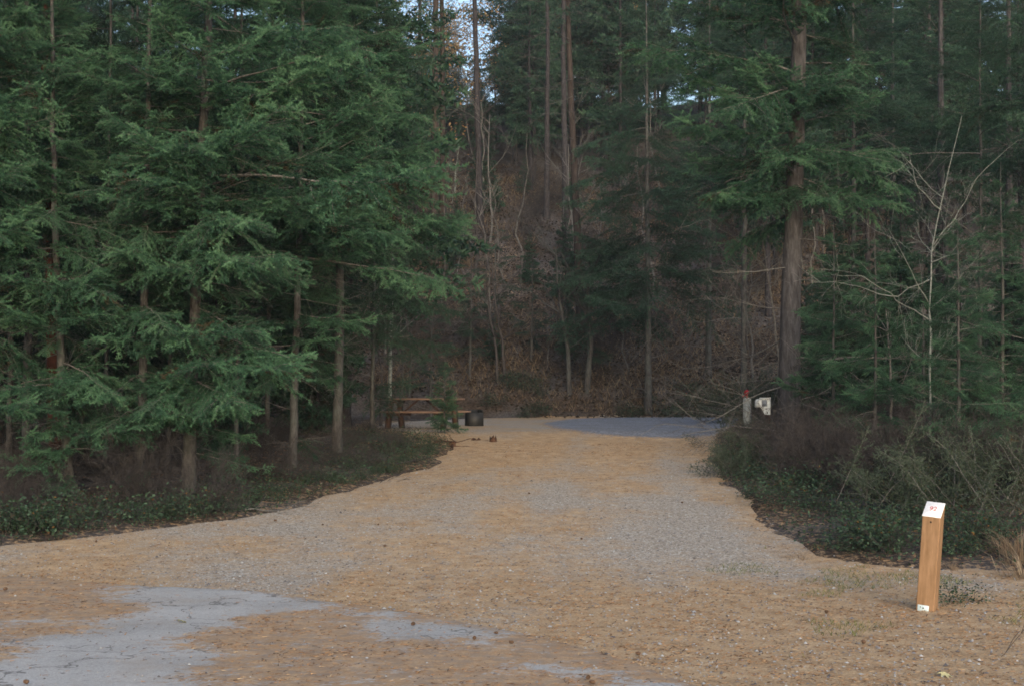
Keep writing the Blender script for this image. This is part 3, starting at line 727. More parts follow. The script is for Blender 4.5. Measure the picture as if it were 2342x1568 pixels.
def where(x, y):
    px = CX + F * x / y
    zone = ('in the front row,' if px < 900 else 'by the drive,') if y < 24 else 'in the second row,' if y < 33 else 'well back in the trees,' if y < 45 else 'on the lower slope,' if y < 56 else 'on the middle slope,' if y < 74 else 'near the crest,'
    return zone + ' ' + next(b for a, b in MARKS if px < a)
FC = 0
def far_tree(x, y, H, label, group, crown=None, trunk=None, pine=False, cat='tree', lean=0, kindw='fir'):
    global FC; FC += 1
    if label is None:
        label = ('short ' if H < 5 else 'medium ' if H < 10 else 'tall ') + kindw + ' ' + where(x, y)
    z = gz(x, y) - .1
    t = thing('pine_tree' if pine else 'fir_tree', (x, y, z), label, cat, group)
    a = random.uniform(0, 6.28); s = H / 14
    tr = link('trunk', trunk or random.choice(TRUNKP if pine else TRUNKS), t); tr.scale = (s, s, s); tr.rotation_euler = (0, lean, a)
    c = link('crown', crown or random.choice(CROWNS), t); c.scale = (s * random.uniform(.85, 1.15),) * 2 + (s,); c.rotation_euler = (0, lean, a)
    return t
# named trunks seen on the slope
for px, d, H, pine, sparse, lab, lean in [
        (992, 58, 22, 1, 1, 'tall grey trunked pine on the slope above the picnic table', -.012), (1012, 59, 21, 1, 1, 'reddish trunked pine touching the tall grey one', -.01),
        (1098, 64, 22, 0, 1, 'ragged trunked fir against the bright gap in the sky', -.035), (1330, 52, 20, 1, 1, 'thick leaning trunk right of the slope clearing', -.06),
        (1250, 66, 19, 0, 1, 'dark trunk high on the slope, centre of the picture', 0), (950, 66, 17, 0, 1, 'slim dark trunk left of the two tall pines', 0.01),
        (1296, 60, 20, 0, 1, 'straight dark fir below the small sky holes', 0), (1180, 78, 13, 0, 0, 'fir crown rising just right of the bright sky gap', 0), (1215, 70, 14, 0, 0, 'rounded fir crown below the right half of the sky gap', 0)]:
    far_tree(at_px(px, d), d, H, lab, 'firs and pines on the slope', random.choice(SPARSE) if sparse else None, None, pine, lean=lean)
placed = []
def try_place(x, y, mind):
    for a, b in placed:
        if (a - x) ** 2 + (b - y) ** 2 < mind ** 2: return False
    placed.append((x, y)); return True
rs = random.Random(11)
n = 0
while n < 88:
    d = rs.uniform(50, 99) if n > 30 else rs.uniform(80, 99); px = rs.uniform(1190, 2480) if n > 30 else rs.uniform(1190, 1760)
    if px < 1750 and d < 72: continue
    if any(a < px < b for a, b in ((1235, 1285), (1528, 1602), (1885, 1940), (2030, 2080))): continue
    if not try_place(at_px(px, d), d, 1.9): continue
    far_tree(at_px(px, d), d, min(18, max(9, (HY - rs.uniform(-320, -60) + (170 if rs.random() < .35 else 0)) / F * d + 1.6 - gz(at_px(px, d), d))), None, 'forest trees on the right slope'); n += 1
n = 0; tries = 0
while n < 44 and tries < 3000:
    tries += 1
    d = rs.uniform(74, 99); px = rs.uniform(860, 1300)
    x = at_px(px, d)
    pytop = rs.uniform(-60, 160) if not (1030 < px < 1170) else rs.uniform(115, 210)
    H = (HY - pytop) / F * d + 1.6 - gz(x, d)
    if H < 2.5 or H > 11 or not try_place(x, d, 1.8): continue
    far_tree(x, d, H, None, 'forest trees at the top of the slope', kindw='distant fir'); n += 1
n = 0
while n < 18:
    d = rs.uniform(48, 74); px = rs.uniform(880, 1320)
    if not try_place(at_px(px, d), d, 2.2): continue
    far_tree(at_px(px, d), d, rs.uniform(1.6, 4.2), None, 'young firs scattered on the slope', random.choice(LOWC), kindw='young fir'); n += 1
n = 0
while n < 34:
    d = rs.uniform(28, 75); px = rs.uniform(-150, 930)
    if d < 36 and px > 800 or (d < 48 and px > 840) or d < 31: continue
    if not try_place(at_px(px, d), d, 2.2): continue
    far_tree(at_px(px, d), d, rs.uniform(12, 17), None, 'forest trees behind the left bank'); n += 1
n = 0
while n < 24:
    d = rs.uniform(22, 42); px = rs.uniform(-120, 850)
    if d > 30 and px > 760 and px < 1000: continue
    if d < 26 and px > 600: continue
    if not try_place(at_px(px, d), d, 1.2): continue
    far_tree(at_px(px, d), d, rs.uniform(3.5, 7), None, 'understorey firs on the left', random.choice(LOWC)); n += 1
n = 0
while n < 22:
    d = rs.uniform(26, 44); px = rs.uniform(1840, 2480)
    if not try_place(at_px(px, d), d, 1.2): continue
    far_tree(at_px(px, d), d, rs.uniform(3, 6.5), None, 'understorey firs on the right', random.choice(LOWC)); n += 1
for x, y in [(-10.5, 17), (-12, 22), (-14, 18), (-11.5, 26), (13, 16), (14.5, 21), (12.5, 26), (16, 18), (15, 30)]:
    far_tree(x, y, rs.uniform(11, 14), 'fir standing outside the edge of the view', 'firs flanking the clearing')

# ------------------------------------------------------------------ bare broadleaf trees
def bare_tree(label, group, base, path, r0, limbs=(), seed=0, mat=None, name='birch_tree', nl=6, leaves=0, cat='tree', tw=1.0):
    rng = np.random.default_rng(2000 + seed); mat = mat or M_BIRCH
    p0 = P(*base); p0[2] = gz(p0[0], p0[1]) - .05
    pts = np.array([p0] + [P(*q) for q in path]) - p0
    t = thing(name, tuple(p0), label, cat, group)
    m = 14; s = np.concatenate([[0], np.cumsum(np.linalg.norm(np.diff(pts, axis=0), axis=1))]); u = np.linspace(0, s[-1], m)
    Q = np.stack([np.interp(u, s, pts[:, i]) for i in range(3)], -1); Q[1:-1] += rng.normal(0, .012, (m - 2, 3))
    mb = MB(); mb.tube(Q, np.linspace(r0, r0 * .18, m), 8); link('trunk', mb.mesh('trunk', mat, True), t)
    ends = []
    for L_ in limbs:
        q = np.array([P(*a) for a in L_]) - p0
        b = MB(); k = len(q); rr = r0 * .5
        uu = np.linspace(0, k - 1, k * 3); qq = np.stack([np.interp(uu, np.arange(k), q[:, i]) for i in range(3)], -1); qq[1:-1] += rng.normal(0, .015, (len(qq) - 2, 3))
        b.tube(qq, np.linspace(rr, rr * .15, len(qq)), 5)
        for j in range(7):
            i = rng.integers(2, len(qq) - 1); d = unit(qq[i] - qq[i - 1] + unit(rng.normal(0, 1, 3)) * .7)
            ends += twiggy(b, rng, qq[i], d, .7 * tw * rng.uniform(.5, 1.2), rr * .3, 1, 0, 3, .3, 3, .1, 4, .7, .0015)
        link('branch', b.mesh('limb', mat), t)
    for j in range(nl):
        i = rng.integers(m // 3, m - 1); a = rng.uniform(0, 6.28)
        b = MB(); e = twiggy(b, rng, Q[i], unit(np.array([math.cos(a), math.sin(a), .7])), tw * rng.uniform(.6, 1.3), r0 * .3, 2, 0, 4, .3, 3, .2, 5, .7, .002)
        ends += e; link('branch', b.mesh('limb', mat), t)
    if leaves:
        S = np.array([e[0] for e in ends]); idx = rng.integers(0, len(S), leaves)
        c = S[idx] + rng.normal(0, .12 * tw, (leaves, 3)); b = MB(); leaf_quads(b, c, rng, .05 * tw); link('foliage', b.mesh('foliage', M_YEL), t)
    return t
def leaf_quads(mb, c, rng, size, mat=0, tint=None, flat=.5):
    n = len(c); a = unit(rng.normal(0, 1, (n, 3)) * np.array([1, 1, flat])); b = unit(np.cross(a, rng.normal(0, 1, (n, 3)) * [1 - flat, 1 - flat, 1] + [0, 0, .01]))
    s = (size * rng.uniform(.6, 1.2, n))[:, None]
    V = np.stack([c - a * s * .6, c + b * s * .32 + [0, 0, 0.002], c + a * s * .6, c - b * s * .32 + [0, 0, .002]], 1).reshape(-1, 3)
    t = rng.uniform(0, 1, n) if tint is None else tint
    mb.add(V, np.arange(n * 4).reshape(-1, 4), mat, np.repeat(t, 4))
bare_tree('pale barked leafless birch leaning among the right hand shrubs', None, (2132, 930, 20), [(2128, 800, 20), (2122, 690, 20), (2136, 560, 20), (2152, 480, 20), (2172, 360, 20), (2200, 265, 20)], .02, limbs=[
    [(2124, 730, 20), (2060, 690, 19.8), (1990, 640, 19.6), (1900, 628, 19.5)], [(2122, 690, 20), (2085, 620, 19.7), (2030, 520, 19.5)], [(2136, 560, 20), (2190, 490, 19.8), (2240, 400, 19.6), (2330, 320, 19.6)],
    [(2130, 600, 20), (2200, 575, 19.7)], [(2126, 640, 20), (2040, 680, 20.2), (1960, 655, 20.2), (1850, 645, 20.2)], [(2152, 480, 20), (2100, 430, 19.8), (2080, 350, 19.8)], [(2410, 300, 20), (2342, 205, 19.6), (2270, 240, 19.6), (2200, 180, 19.6)]][:6], seed=1, nl=10)
bare_tree('thin white birch stem rising behind left end of picnic table', None, (891, 905, 36), [(893, 760, 36), (896, 600, 36), (897, 350, 36)], .062, seed=2, nl=5)
bare_tree('small white birch high on the slope right of the twin pines', None, (1040, 450, 70), [(1041, 400, 70), (1046, 360, 70), (1052, 320, 70)], .06, seed=3, nl=4)
bare_tree('thin grey bare stem right of the thick fir trunk', None, (2042, 950, 21), [(2036, 850, 21), (2030, 740, 21), (2024, 660, 21)], .03, seed=4, nl=5, mat=M_TWIG)
bare_tree('bare arching sapling left of the thick fir trunk', None, (1790, 960, 25.5), [(1780, 820, 25.5), (1760, 640, 25.3), (1735, 500, 25)], .035, limbs=[[(1758, 620, 25.3), (1700, 560, 25), (1610, 500, 24.8), (1540, 530, 24.6)]], seed=5, nl=6, mat=M_TWIG)
for i, (px, py, d, r, top, mat, lab) in enumerate([(1138, 905, 47, .06, (1112, 600), M_TWIGD, 'curved dark sapling above the table, left of a pair'), (1155, 905, 47.3, .06, (1122, 560), M_TWIGD, 'curved dark sapling above the table, right of a pair'),
        (1303, 905, 46.8, .10, (1270, 560), M_BARK, 'forked bare trunk at the slope foot, left of a pair'), (1342, 900, 47, .12, (1352, 560), M_BARK, 'dark bare trunk at the slope foot, right of a pair'), (1722, 880, 40, .05, (1700, 600), M_TWIG, 'small crooked sapling on the bank left of the thick trunk'),
        (1310, 640, 56, .06, (1300, 330), M_TWIG, 'tall thin pale stem in front of the leaning trunk'), (1085, 700, 58, .07, (1092, 350), M_TWIGD, 'thin bare tree on the mid slope left of centre'), (1120, 640, 62, .06, (1120, 260), M_TWIG, 'pale wispy tree on the upper mid slope'),
        (935, 900, 42, .05, (930, 600), M_TWIGD, 'dark bare sapling close behind the white birch stem'), (915, 920, 38, .04, (920, 680), M_TWIGD, 'short dark bare sapling left of the table'), (870, 940, 34, .045, (862, 690), M_TWIGD, 'dark bare sapling just left of the white birch stem')]):
    bare_tree(lab, 'bare saplings on the slope', (px, py, d), [((px * 2 + top[0]) / 3 + 6, (py * 2 + top[1]) / 3, d), ((px + top[0] * 2) / 3 - 4, (py + top[1] * 2) / 3, d), (top[0], top[1], d)], r, seed=10 + i, nl=9, mat=mat, name='sapling', tw=2.2)
SAPM = []
for i in range(4):
    rg = np.random.default_rng(3000 + i); mb = MB(); Q_ = np.cumsum(np.vstack([[0, 0, 0], rg.normal(0, .1, (9, 3)) * [1, 1, .3] + [0, 0, .55]]), 0)
    mb.tube(Q_, np.linspace(.035, .01, 10), 5); tk = mb.mesh('stem', M_TWIG)
    mb = MB()
    for j in range(16):
        k_ = rg.integers(2, 9); a = rg.uniform(0, 6.28); twiggy(mb, rg, Q_[k_], unit(np.array([math.cos(a), math.sin(a), .9])), rg.uniform(.6, 1.3), .012, 2, 0, 3, .25, 3, .3, 4, .6, .005)
    SAPM.append((tk, mb.mesh('twigs', M_TWIG if i == 0 else M_TWIGD)))
n = 0
while n < 32:
    px = rs.uniform(880, 2300); y = rs.uniform(46.5, 74)
    if px > 1450 and rs.random() < .6: continue
    x = at_px(px, y); t = thing('sapling', (x, y, gz(x, y) - .05), 'slender leafless sapling ' + where(x, y), 'tree', 'leafless saplings on the slope')
    t.scale = (rs.uniform(.7, 1.4),) * 3; t.rotation_euler = (rs.uniform(-.06, .06), rs.uniform(-.08, .08), rs.uniform(0, 6.28)); a_, b_ = rs.choice(SAPM); link('stem', a_, t); link('twigs', b_, t); n += 1
for i, (px, d, H, lab) in enumerate([(1000, 74, 9, 'golden leaved tree behind the twin tall pines'), (1130, 80, 7, 'golden leaved tree high on slope below the sky gap'), (1040, 84, 7, 'golden leaved tree under left end of sky gap'), (905, 62, 9, 'tree with faded tan leaves left of the tall pines'), (1345, 84, 6, 'pale orange tree seen past the fir boughs'), (960, 80, 8, 'golden leaved tree peeping past the left fir boughs')]):
    x = at_px(px, d); b = (px, 0, d); z = gz(x, d); py = HY - (z - 1.6) / d * F
    hp = H / d * F
    bare_tree(lab, 'autumn coloured trees on the slope', (px, py, d), [(px + 3, py - hp * .5, d), (px, py - hp, d)], .09, seed=30 + i, nl=12, mat=M_TWIG, name='autumn_tree', leaves=1700, tw=3.2)

# ------------------------------------------------------------------ shrubs
def shrub_mesh(seed, kind):
    rng = np.random.default_rng(seed); mb = MB()
    if kind == 'bare':
        for j in range(16):
            a = rng.uniform(0, 6.28); e = rng.uniform(.25, 1.3)
            twiggy(mb, rng, (rng.normal(0, .12), rng.normal(0, .12), 0), (math.cos(a) * math.cos(e), math.sin(a) * math.cos(e), math.sin(e)), rng.uniform(.6, 1.1), .007, 3, 0, 3, .35, 4, .1, 5, .75, .0018)
        return mb.mesh('bare_shrub', [M_TWIGD])
    if kind == 'juniper':
        for j in range(34):
            a = rng.uniform(0, 6.28); e = rng.uniform(.1, 1.25); L = rng.uniform(.6, 1.1) * (1 - .25 * math.sin(e))
            org = (rng.normal(0, .3), rng.normal(0, .3), rng.uniform(0, .2))
            M = Matrix.Rotation(a, 3, 'Z') @ Matrix.Rotation(-e, 3, 'Y') @ Matrix.Rotation(rng.uniform(0, 6.28), 3, 'X')
            bough_geo(mb, rng, L=L, t0=.2, step=.085, lat=.42, sub=.06, sublen=.09, dens=230, nl=.017, nw=.009, k=3, M=M, org=org, sag=-.1, wr=.006)
        return mb.mesh('juniper', [M_TWIG, M_JUN])
    if kind == 'leafy':
        for j in range(26):
            a = rng.uniform(0, 6.28); e = rng.uniform(.5, 1.4); L = rng.uniform(.25, .5)
            p = np.array([rng.normal(0, .18), rng.normal(0, .18), 0]); d = np.array([math.cos(a) * math.cos(e), math.sin(a) * math.cos(e), math.sin(e)])
            pts = p + np.linspace(0, 1, 4)[:, None] * d * L; mb.tube(pts, .002, 3, 0)
            m = int(20); c = p + rng.uniform(.35, 1.05, m)[:, None] * d * L + rng.normal(0, .05, (m, 3))
            leaf_quads(mb, c, rng, .042, 1)
        return mb.mesh('leafy_shrub', [M_TWIGD, M_LEAF])
    if kind == 'grass':
        n = 130; a = rng.uniform(0, 6.28, n); r = np.abs(rng.normal(0, .09, n)); L = rng.uniform(.12, .42, n); ln = rng.uniform(.1, .9, n)
        p = np.stack([r * np.cos(a), r * np.sin(a), 0 * r], -1); d = np.stack([np.cos(a) * ln, np.sin(a) * ln, np.ones(n)], -1); sd = np.stack([-np.sin(a), np.cos(a), 0 * a], -1) * .003
        m = p + d * L[:, None] * .5; t = p + d * L[:, None] * .9 + np.stack([np.cos(a), np.sin(a), -.6 + 0 * a], -1) * L[:, None] * .35
        V = np.stack([p - sd, p + sd, m + sd * .8, m - sd * .8, t], 1).reshape(-1, 3); o = np.arange(n)[:, None] * 5
        T = np.repeat(rng.uniform(.2, 1, n), 5)
        mb.add(V, np.hstack([o, o + 1, o + 2, o + 3]), 0, T); b = MB()
        mb.add(V, np.hstack([o + 3, o + 2, o + 4]), 0, T)
        return mb.mesh('grass_tuft', [M_DRY])
SH = {k: [shrub_mesh(500 + 10 * i + j, k) for j in range(nn)] for i, (k, nn) in enumerate((('bare', 4), ('juniper', 3), ('leafy', 3), ('grass', 3)))}
def shrub(kind, x, y, s, label, group, name, cat='shrub', sz=1.0, mesh=None, sink=.04):
    o = link(name, mesh or rs.choice(SH[kind]), None, (x, y, gz(x, y) - sink)); o.scale = (s, s, s * sz); o.rotation_euler = (0, 0, rs.uniform(0, 6.28))
    return tag(o, label, cat, group)
def shrub_px(kind, px, py, s, *a, **k):
    x, y = hit(px, py); return shrub(kind, x, y, s, *a, **k)
# junipers on the right bank
for px, py, s, sz, lab in [(2090, 1190, 1.15, 1.0, 'olive green juniper bush left of the numbered post'), (2210, 1175, 1.25, 1.1, 'large olive juniper bush behind the numbered post'), (2330, 1165, 1.3, 1.1, 'juniper bush at the right edge of the picture'),
        (2140, 1120, 1.2, 1.1, 'juniper bush rising behind the olive one'), (2290, 1090, 1.3, 1.2, 'darker juniper bush farther back near the right edge'), (1705, 1085, .85, 1.0, 'low grey green juniper spilling onto the drive edge'),
        (1678, 1095, .62, 1.0, 'small grey green juniper tip nearest the drive'), (1690, 1025, .85, 1.0, 'spiky juniper below the utility box'), (1720, 1005, .7, 1.0, 'juniper hiding the base of the grey tap post'), (2030, 1140, .95, .8, 'brownish juniper between bare twigs and olive bush'), (1880, 1090, .8, .8, 'brownish low juniper tangled in bare twigs')]:
    shrub_px('juniper', px, py, s, lab, 'junipers on the right bank', 'juniper_bush', sz=sz)
for px, py, s, sz, lab in [(1690, 855, 1.9, 1.0, 'round dark bush against the bank left of the thick trunk'), (1745, 850, 1.7, 1.1, 'dark bush touching the thick trunk on its left')]:
    x = at_px(px, 36); shrub('juniper', x, 36 + (px - 1690) * .02, s, lab, None, 'dark_bush', sz=sz)
# bare twiggy shrubs
def band_(py): return 'on right bank, ' + ('level with the utility box' if py < 1010 else 'just below the utility box' if py < 1060 else 'level with the junipers' if py < 1110 else 'below the junipers' if py < 1170 else 'level with the post top' if py < 1220 else 'beside the numbered post')
n = 0
while n < 80:
    px, py = rs.uniform(1690, 2330), rs.uniform(990, 1150)
    if py > 1000 + (px - 1600) * .5: continue
    if px < 1800 and py < 1030: continue
    shrub_px('bare', px, py, rs.uniform(.7, 1.15), 'leafless grey shrub ' + band_(py), 'bare shrubs on the right bank', 'bare_shrub', sz=.9); n += 1
n = 0
while n < 48:
    px = rs.uniform(0, 1010); py = rs.uniform(980, 1185)
    x, y = hit(px, py)
    if seg_sd(np.array([x]), np.array([y]), DRIVE)[0] < .35 or y > 42: continue
    if px > 900 and py < 1000: continue
    shrub('bare', x, y, rs.uniform(.45, .9) if px < 760 else rs.uniform(.3, .55), 'leafless dark shrub ' + where(x, y), 'bare shrubs on the left bank', 'bare_shrub'); n += 1
n = 0
while n < 40:
    px = rs.uniform(850, 1800); y = rs.uniform(46, 72); x = at_px(px, y)
    shrub('bare', x, y, rs.uniform(.9, 2.2), 'leafless brush ' + where(x, y), 'brush on the slope', 'bare_shrub'); n += 1
n = 0
while n < 16:
    px = rs.uniform(1080, 1660); y = rs.uniform(45.2, 47.5); x = at_px(px, y)
    shrub('leafy', x, y, rs.uniform(.9, 1.5), 'low leafy shrub ' + where(x, y), 'leafy shrubs at the slope foot', 'leafy_shrub'); n += 1
n = 0
while n < 44:
    px = rs.uniform(1640, 2300); py = rs.uniform(1060, 1285); x, y = hit(px, py)
    sd = seg_sd(np.array([x]), np.array([y]), DRIVE)[0]
    if sd < .12 or sd > 2.2: continue
    shrub('leafy', x, y, rs.uniform(.5, 1.05), 'low green leafed shrub ' + band_(py), 'leafy shrubs on the right bank', 'leafy_shrub'); n += 1
n = 0
while n < 46:
    px = rs.uniform(-40, 1000); py = rs.uniform(1000, 1240); x, y = hit(px, py)
    sd = seg_sd(np.array([x]), np.array([y]), DRIVE)[0]
    if sd < .1 or sd > (1.1 if px < 450 else .9): continue
    shrub('leafy', x, y, rs.uniform(.6, 1.1) if px < 450 else rs.uniform(.35, .6), 'low leafy shrub ' + where(x, y), 'leafy shrubs on the left bank', 'leafy_shrub'); n += 1
for px, py, s in [(2335, 1290, 1.3), (2350, 1320, 1.2), (2300, 1270, .9), (1885, 1290, .5), (1830, 1275, .6), (2180, 1300, .5)]:
    shrub_px('grass', px, py, s, 'tuft of pale dry grass beside the numbered post' if px > 2100 else 'tuft of pale dry grass at the tip of the right bank', 'dry grass tufts', 'grass_tuft', 'grass')
shrub_px('leafy', 2190, 1375, .55, 'small green plant just right of the numbered post base', None, 'leafy_plant', 'plant')

# ground cover: grass blades, low leaves, slope litter
def stuff_leaves(n, px0, px1, py0, py1, size, mat, name, label, smin, smax, hmax=.12, tint=None):
    xs, ys = [], []
    c = [hit(a, b) for a, b in ((px0, py1), (px1, py1), (px1, py0), (px0, py0))]
    x = RN.uniform(min(q[0] for q in c), max(q[0] for q in c), n * 3); y = RN.uniform(min(q[1] for q in c), max(q[1] for q in c), n * 3)
    sd = seg_sd(x, y, DRIVE); k = (sd > smin) & (sd < smax); x, y = x[k][:n], y[k][:n]
    z = ground_z(x, y) + RN.uniform(0, 1, len(x)) ** 2 * hmax + .005
    mb = MB(); leaf_quads(mb, np.stack([x, y, z], -1), RN, size, 0, RN.uniform(0, 1, len(x)) if tint is None else RN.uniform(tint[0], tint[1], len(x)))
    o = link(name, mb.mesh(name, mat)); tag(o, label, kind='stuff')
M_LITTER = flat_mat('leaf_litter', [(0, (0.0188, 0.0148, 0.0123)), (.45, (0.0450, 0.0343, 0.0279)), (.8, (0.0975, 0.0741, 0.0574)), (1, (0.1950, 0.1716, 0.1476))])
stuff_leaves(16000, -100, 1050, 990, 1250, .034, M_LEAF, 'ground_cover', 'dark green ground cover leaves on the left bank', .0, 2.2, .14, (.03, 1))
stuff_leaves(14000, 1620, 2500, 1000, 1330, .034, M_LEAF, 'ground_cover', 'green ground cover leaves on the right bank', .0, 3, .12, (.03, 1))
stuff_leaves(26000, -100, 1050, 960, 1250, .035, M_LITTER, 'leaf_litter', 'brown leaf litter and twigs under the left firs', .05, 8, .03)
def slope_litter(n):
    y = RN.uniform(45.5, 76, n); x = RN.uniform(-.14, .27, n) * y * 1.0; z = ground_z(x, y) + .03
    mb = MB(); leaf_quads(mb, np.stack([x, y, z + RN.uniform(0, .15, n)], -1), RN, .12, 0, RN.uniform(0, .9, n), .35)
    tag(link('slope_litter', mb.mesh('slope_litter', M_LITTER)), 'brown leaves and broken twigs strewn over the slope', kind='stuff')
slope_litter(60000)
def slope_grass(n):
    y = RN.uniform(46, 76, n); x = RN.uniform(-.14, .30, n) * y; k = fbm(x * .35, y * .35, 88, 3) > .48; x, y = x[k], y[k]; n = len(x); z = ground_z(x, y)
    a = RN.uniform(0, 6.28, n); L = RN.uniform(.15, .5, n); p = np.stack([x, y, z], -1); s = np.stack([np.cos(a), np.sin(a), 0 * a], -1) * .014
    t = p + np.stack([np.sin(a) * L * .8, -np.abs(np.cos(a)) * L * .5, L * .7], -1)
    mb = MB(); mb.add(np.stack([p - s, p + s, t], 1).reshape(-1, 3), np.arange(n * 3).reshape(-1, 3), 0, np.repeat(RN.uniform(0, 1, n), 3))
    tag(link('slope_grass', mb.mesh('slope_grass', M_DRY)), 'thin dry grass bending down the slope', kind='stuff')
slope_grass(60000)
def lawn(n):
    x = RN.uniform(1.5, 9, n); y = RN.uniform(8.2, 13.5, n)
    k = (fbm(x * 1.4, y * 1.4, 99, 4) > .60 - .025 * (x - 3)) & (seg_sd(x, y, ASPH) > .1); x, y = x[k], y[k]; n = len(x); z = top_z(x, y)
    a = RN.uniform(0, 6.28, n); L = RN.uniform(.015, .05, n); p = np.stack([x, y, z], -1); s = np.stack([np.cos(a), np.sin(a), 0 * a], -1) * .0025
    t = p + np.stack([np.sin(a) * L, np.cos(a) * L, L * 1.0], -1)
    mb = MB(); mb.add(np.stack([p - s, p + s, t], 1).reshape(-1, 3), np.arange(n * 3).reshape(-1, 3), 0, np.repeat(RN.uniform(0, 1, n), 3))
    tag(link('grass', mb.mesh('grass', M_GRASS)), 'sparse short green grass around the numbered post', kind='stuff')
lawn(30000)

# ------------------------------------------------------------------ numbered post
def wood_mat(name, c0, c1, sc=9, z=.12, axis='z', rough=.65):
    m, n, p = newmat(name, rough, .25)
    s = {'z': (1, 1, z), 'x': (z, 1, 1)}[axis]
    a = noise(n, coords(n, s), sc * 4, 6, .65); b = noise(n, coords(n), 6, 3)
    v = math_(n, 'ADD', math_(n, 'MULTIPLY', a, .8), math_(n, 'MULTIPLY', b, .25))
    n.links.new(ramp(n, v, [(.35, c0), (.7, c1)]).outputs[0], p.inputs['Base Color']); bump(n, p, a, .3, .004); return m
def plain(name, c, rough=.5, metal=0, spec=.4, em=None):
    m, n, p = newmat(name, rough, spec); p.inputs['Metallic'].default_value = metal
    a = noise(n, coords(n), 30, 5); n.links.new(ramp(n, a, [(.3, tuple(q * .85 for q in c)), (.7, tuple(min(1, q * 1.08) for q in c))]).outputs[0], p.inputs['Base Color']); return m
M_POST = wood_mat('stained_timber', (.18, .105, .052), (.33, .205, .118))
M_WHITE = plain('white_plate', (.86, .86, .86), .35, 0, .5)
M_TAG = plain('pale_blue_plate', (.50, .62, .66), .4)
M_RED = plain('faded_red', (.45, .07, .06), .6)
M_DARK = plain('dark_hole', (.02, .015, .015), .9)
px_, d = 2117, 9.93
c = P(2125, 1394, d); pr = thing('site_marker_post', (c[0], c[1] + .07, gz(c[0], c[1])), 'orange brown timber post with white number plate on its slanted top', 'post')
pr.rotation_euler = (0, math.radians(3.1), math.radians(-14 + 14))
W_ = .132; hf, hb = .745, .842
pr.rotation_euler = (0, math.radians(4.6), math.radians(-30))
def chamfer_prism(W, D, zf, zb, b):
    ring = [(-W / 2 + b, -D / 2), (W / 2 - b, -D / 2), (W / 2, -D / 2 + b), (W / 2, D / 2 - b), (W / 2 - b, D / 2), (-W / 2 + b, D / 2), (-W / 2, D / 2 - b), (-W / 2, -D / 2 + b)]
    V = [(x, y, -.1) for x, y in ring] + [(x, y, zf + (y + D / 2) / D * (zb - zf)) for x, y in ring]
    Q = [[q, (q + 1) % 8, 8 + (q + 1) % 8, 8 + q] for q in range(8)] + [[8, 9, 10, 11], [8, 11, 12, 15], [12, 13, 14, 15]]
    return V, Q
mb = MB(); V, Q = chamfer_prism(W_, W_, hf, hb, .006); 
for q in Q: mb.add([V[i] for i in q], [[0, 1, 2, 3]])
link('timber', mb.mesh('timber', M_POST), pr)
sl = math.atan2(hb - hf, W_); ln = math.hypot(W_, hb - hf)
plate = link('number_plate', None, pr)
mb = MB(); mb.box((0, 0, 0), (W_ + .004, ln + .004, .004), bev=.0015)
bpy.data.objects.remove(plate)
plate = link('number_plate', mb.mesh('plate', M_WHITE), pr); plate.location = (0, 0, (hf + hb) / 2 + .004); plate.rotation_euler = (sl, 0, 0)
def text(s, size, loc, parent, mat, name, rot=(0, 0, 0), ext=.0006):
    cu = bpy.data.curves.new(name, 'FONT'); cu.body = s; cu.size = size; cu.align_x = 'CENTER'; cu.align_y = 'CENTER'; cu.extrude = ext
    tmp = bpy.data.objects.new('tmp', cu); C.objects.link(tmp)
    dg = bpy.context.evaluated_depsgraph_get(); me = bpy.data.meshes.new_from_object(tmp.evaluated_get(dg)); bpy.data.objects.remove(tmp)
    me.materials.clear(); me.materials.append(mat); o = link(name, me, parent); o.location = loc; o.rotation_euler = rot; return o
t9 = text('92', .06, (-.004, .004, .0032), plate, M_RED, 'number'); t9.scale = (.95, 1.1, 1)
mb = MB(); mb.lathe([(.0001, .002), (.0045, .002), (.0045, 0)], 8, (.0, -W_ / 2 - .0015, 0), M=Matrix.Rotation(math.radians(90), 3, 'X')); o = link('bolt_hole', mb.mesh('hole', M_DARK), pr); o.location = (0, 0, hf - .035); o.scale = (1.6, 1, 1.6)
mb = MB(); mb.box((0, 0, 0), (.082, .003, .068), bev=.008 if False else .0012); tagp = link('base_plate', mb.mesh('base_plate', M_TAG), pr); tagp.location = (-.012, -W_ / 2 - .002, .058)
for (a, b, r) in ((-.02, .018, .004), (0, .012, .006), (.012, -.006, .003), (-.028, -.02, .003)):
    mb = MB(); mb.lathe([(.0001, .001), (r, .001), (r, 0)], 8, M=Matrix.Rotation(math.radians(90), 3, 'X')); o = link('rivet', mb.mesh('rivet', M_DARK), tagp); o.location = (a, -.0016, b)

# ------------------------------------------------------------------ picnic table
M_PLANK = wood_mat('red_brown_planks', (.11, .068, .054), (.24, .165, .125), 6, .1, 'x')
M_LEG = wood_mat('dark_timber', (.03, .017, .014), (.09, .05, .038), 6)
x, y = hit(1000, 977); pt = P(964, 977, 31.0)
tb = thing('picnic_table', (pt[0], 31.2, gz(pt[0], 31.2)), 'red brown wooden picnic table with two benches in the sandy clearing', 'picnic table'); tb.rotation_euler = (0, 0, math.radians(-17))
TL = 1.86
zt = .76
for i in range(5):
    mb = MB(); mb.box((0, -.30 + i * .15, zt - .02), (TL, .142, .04), bev=.006); link('tabletop_plank', mb.mesh('plank', M_PLANK), tb)
for s in (-1, 1):
    for j in range(2):
        mb = MB(); mb.box((0, s * (.62 + j * .14), .445), (TL, .132, .042), bev=.006); link('bench_plank', mb.mesh('plank', M_PLANK), tb)
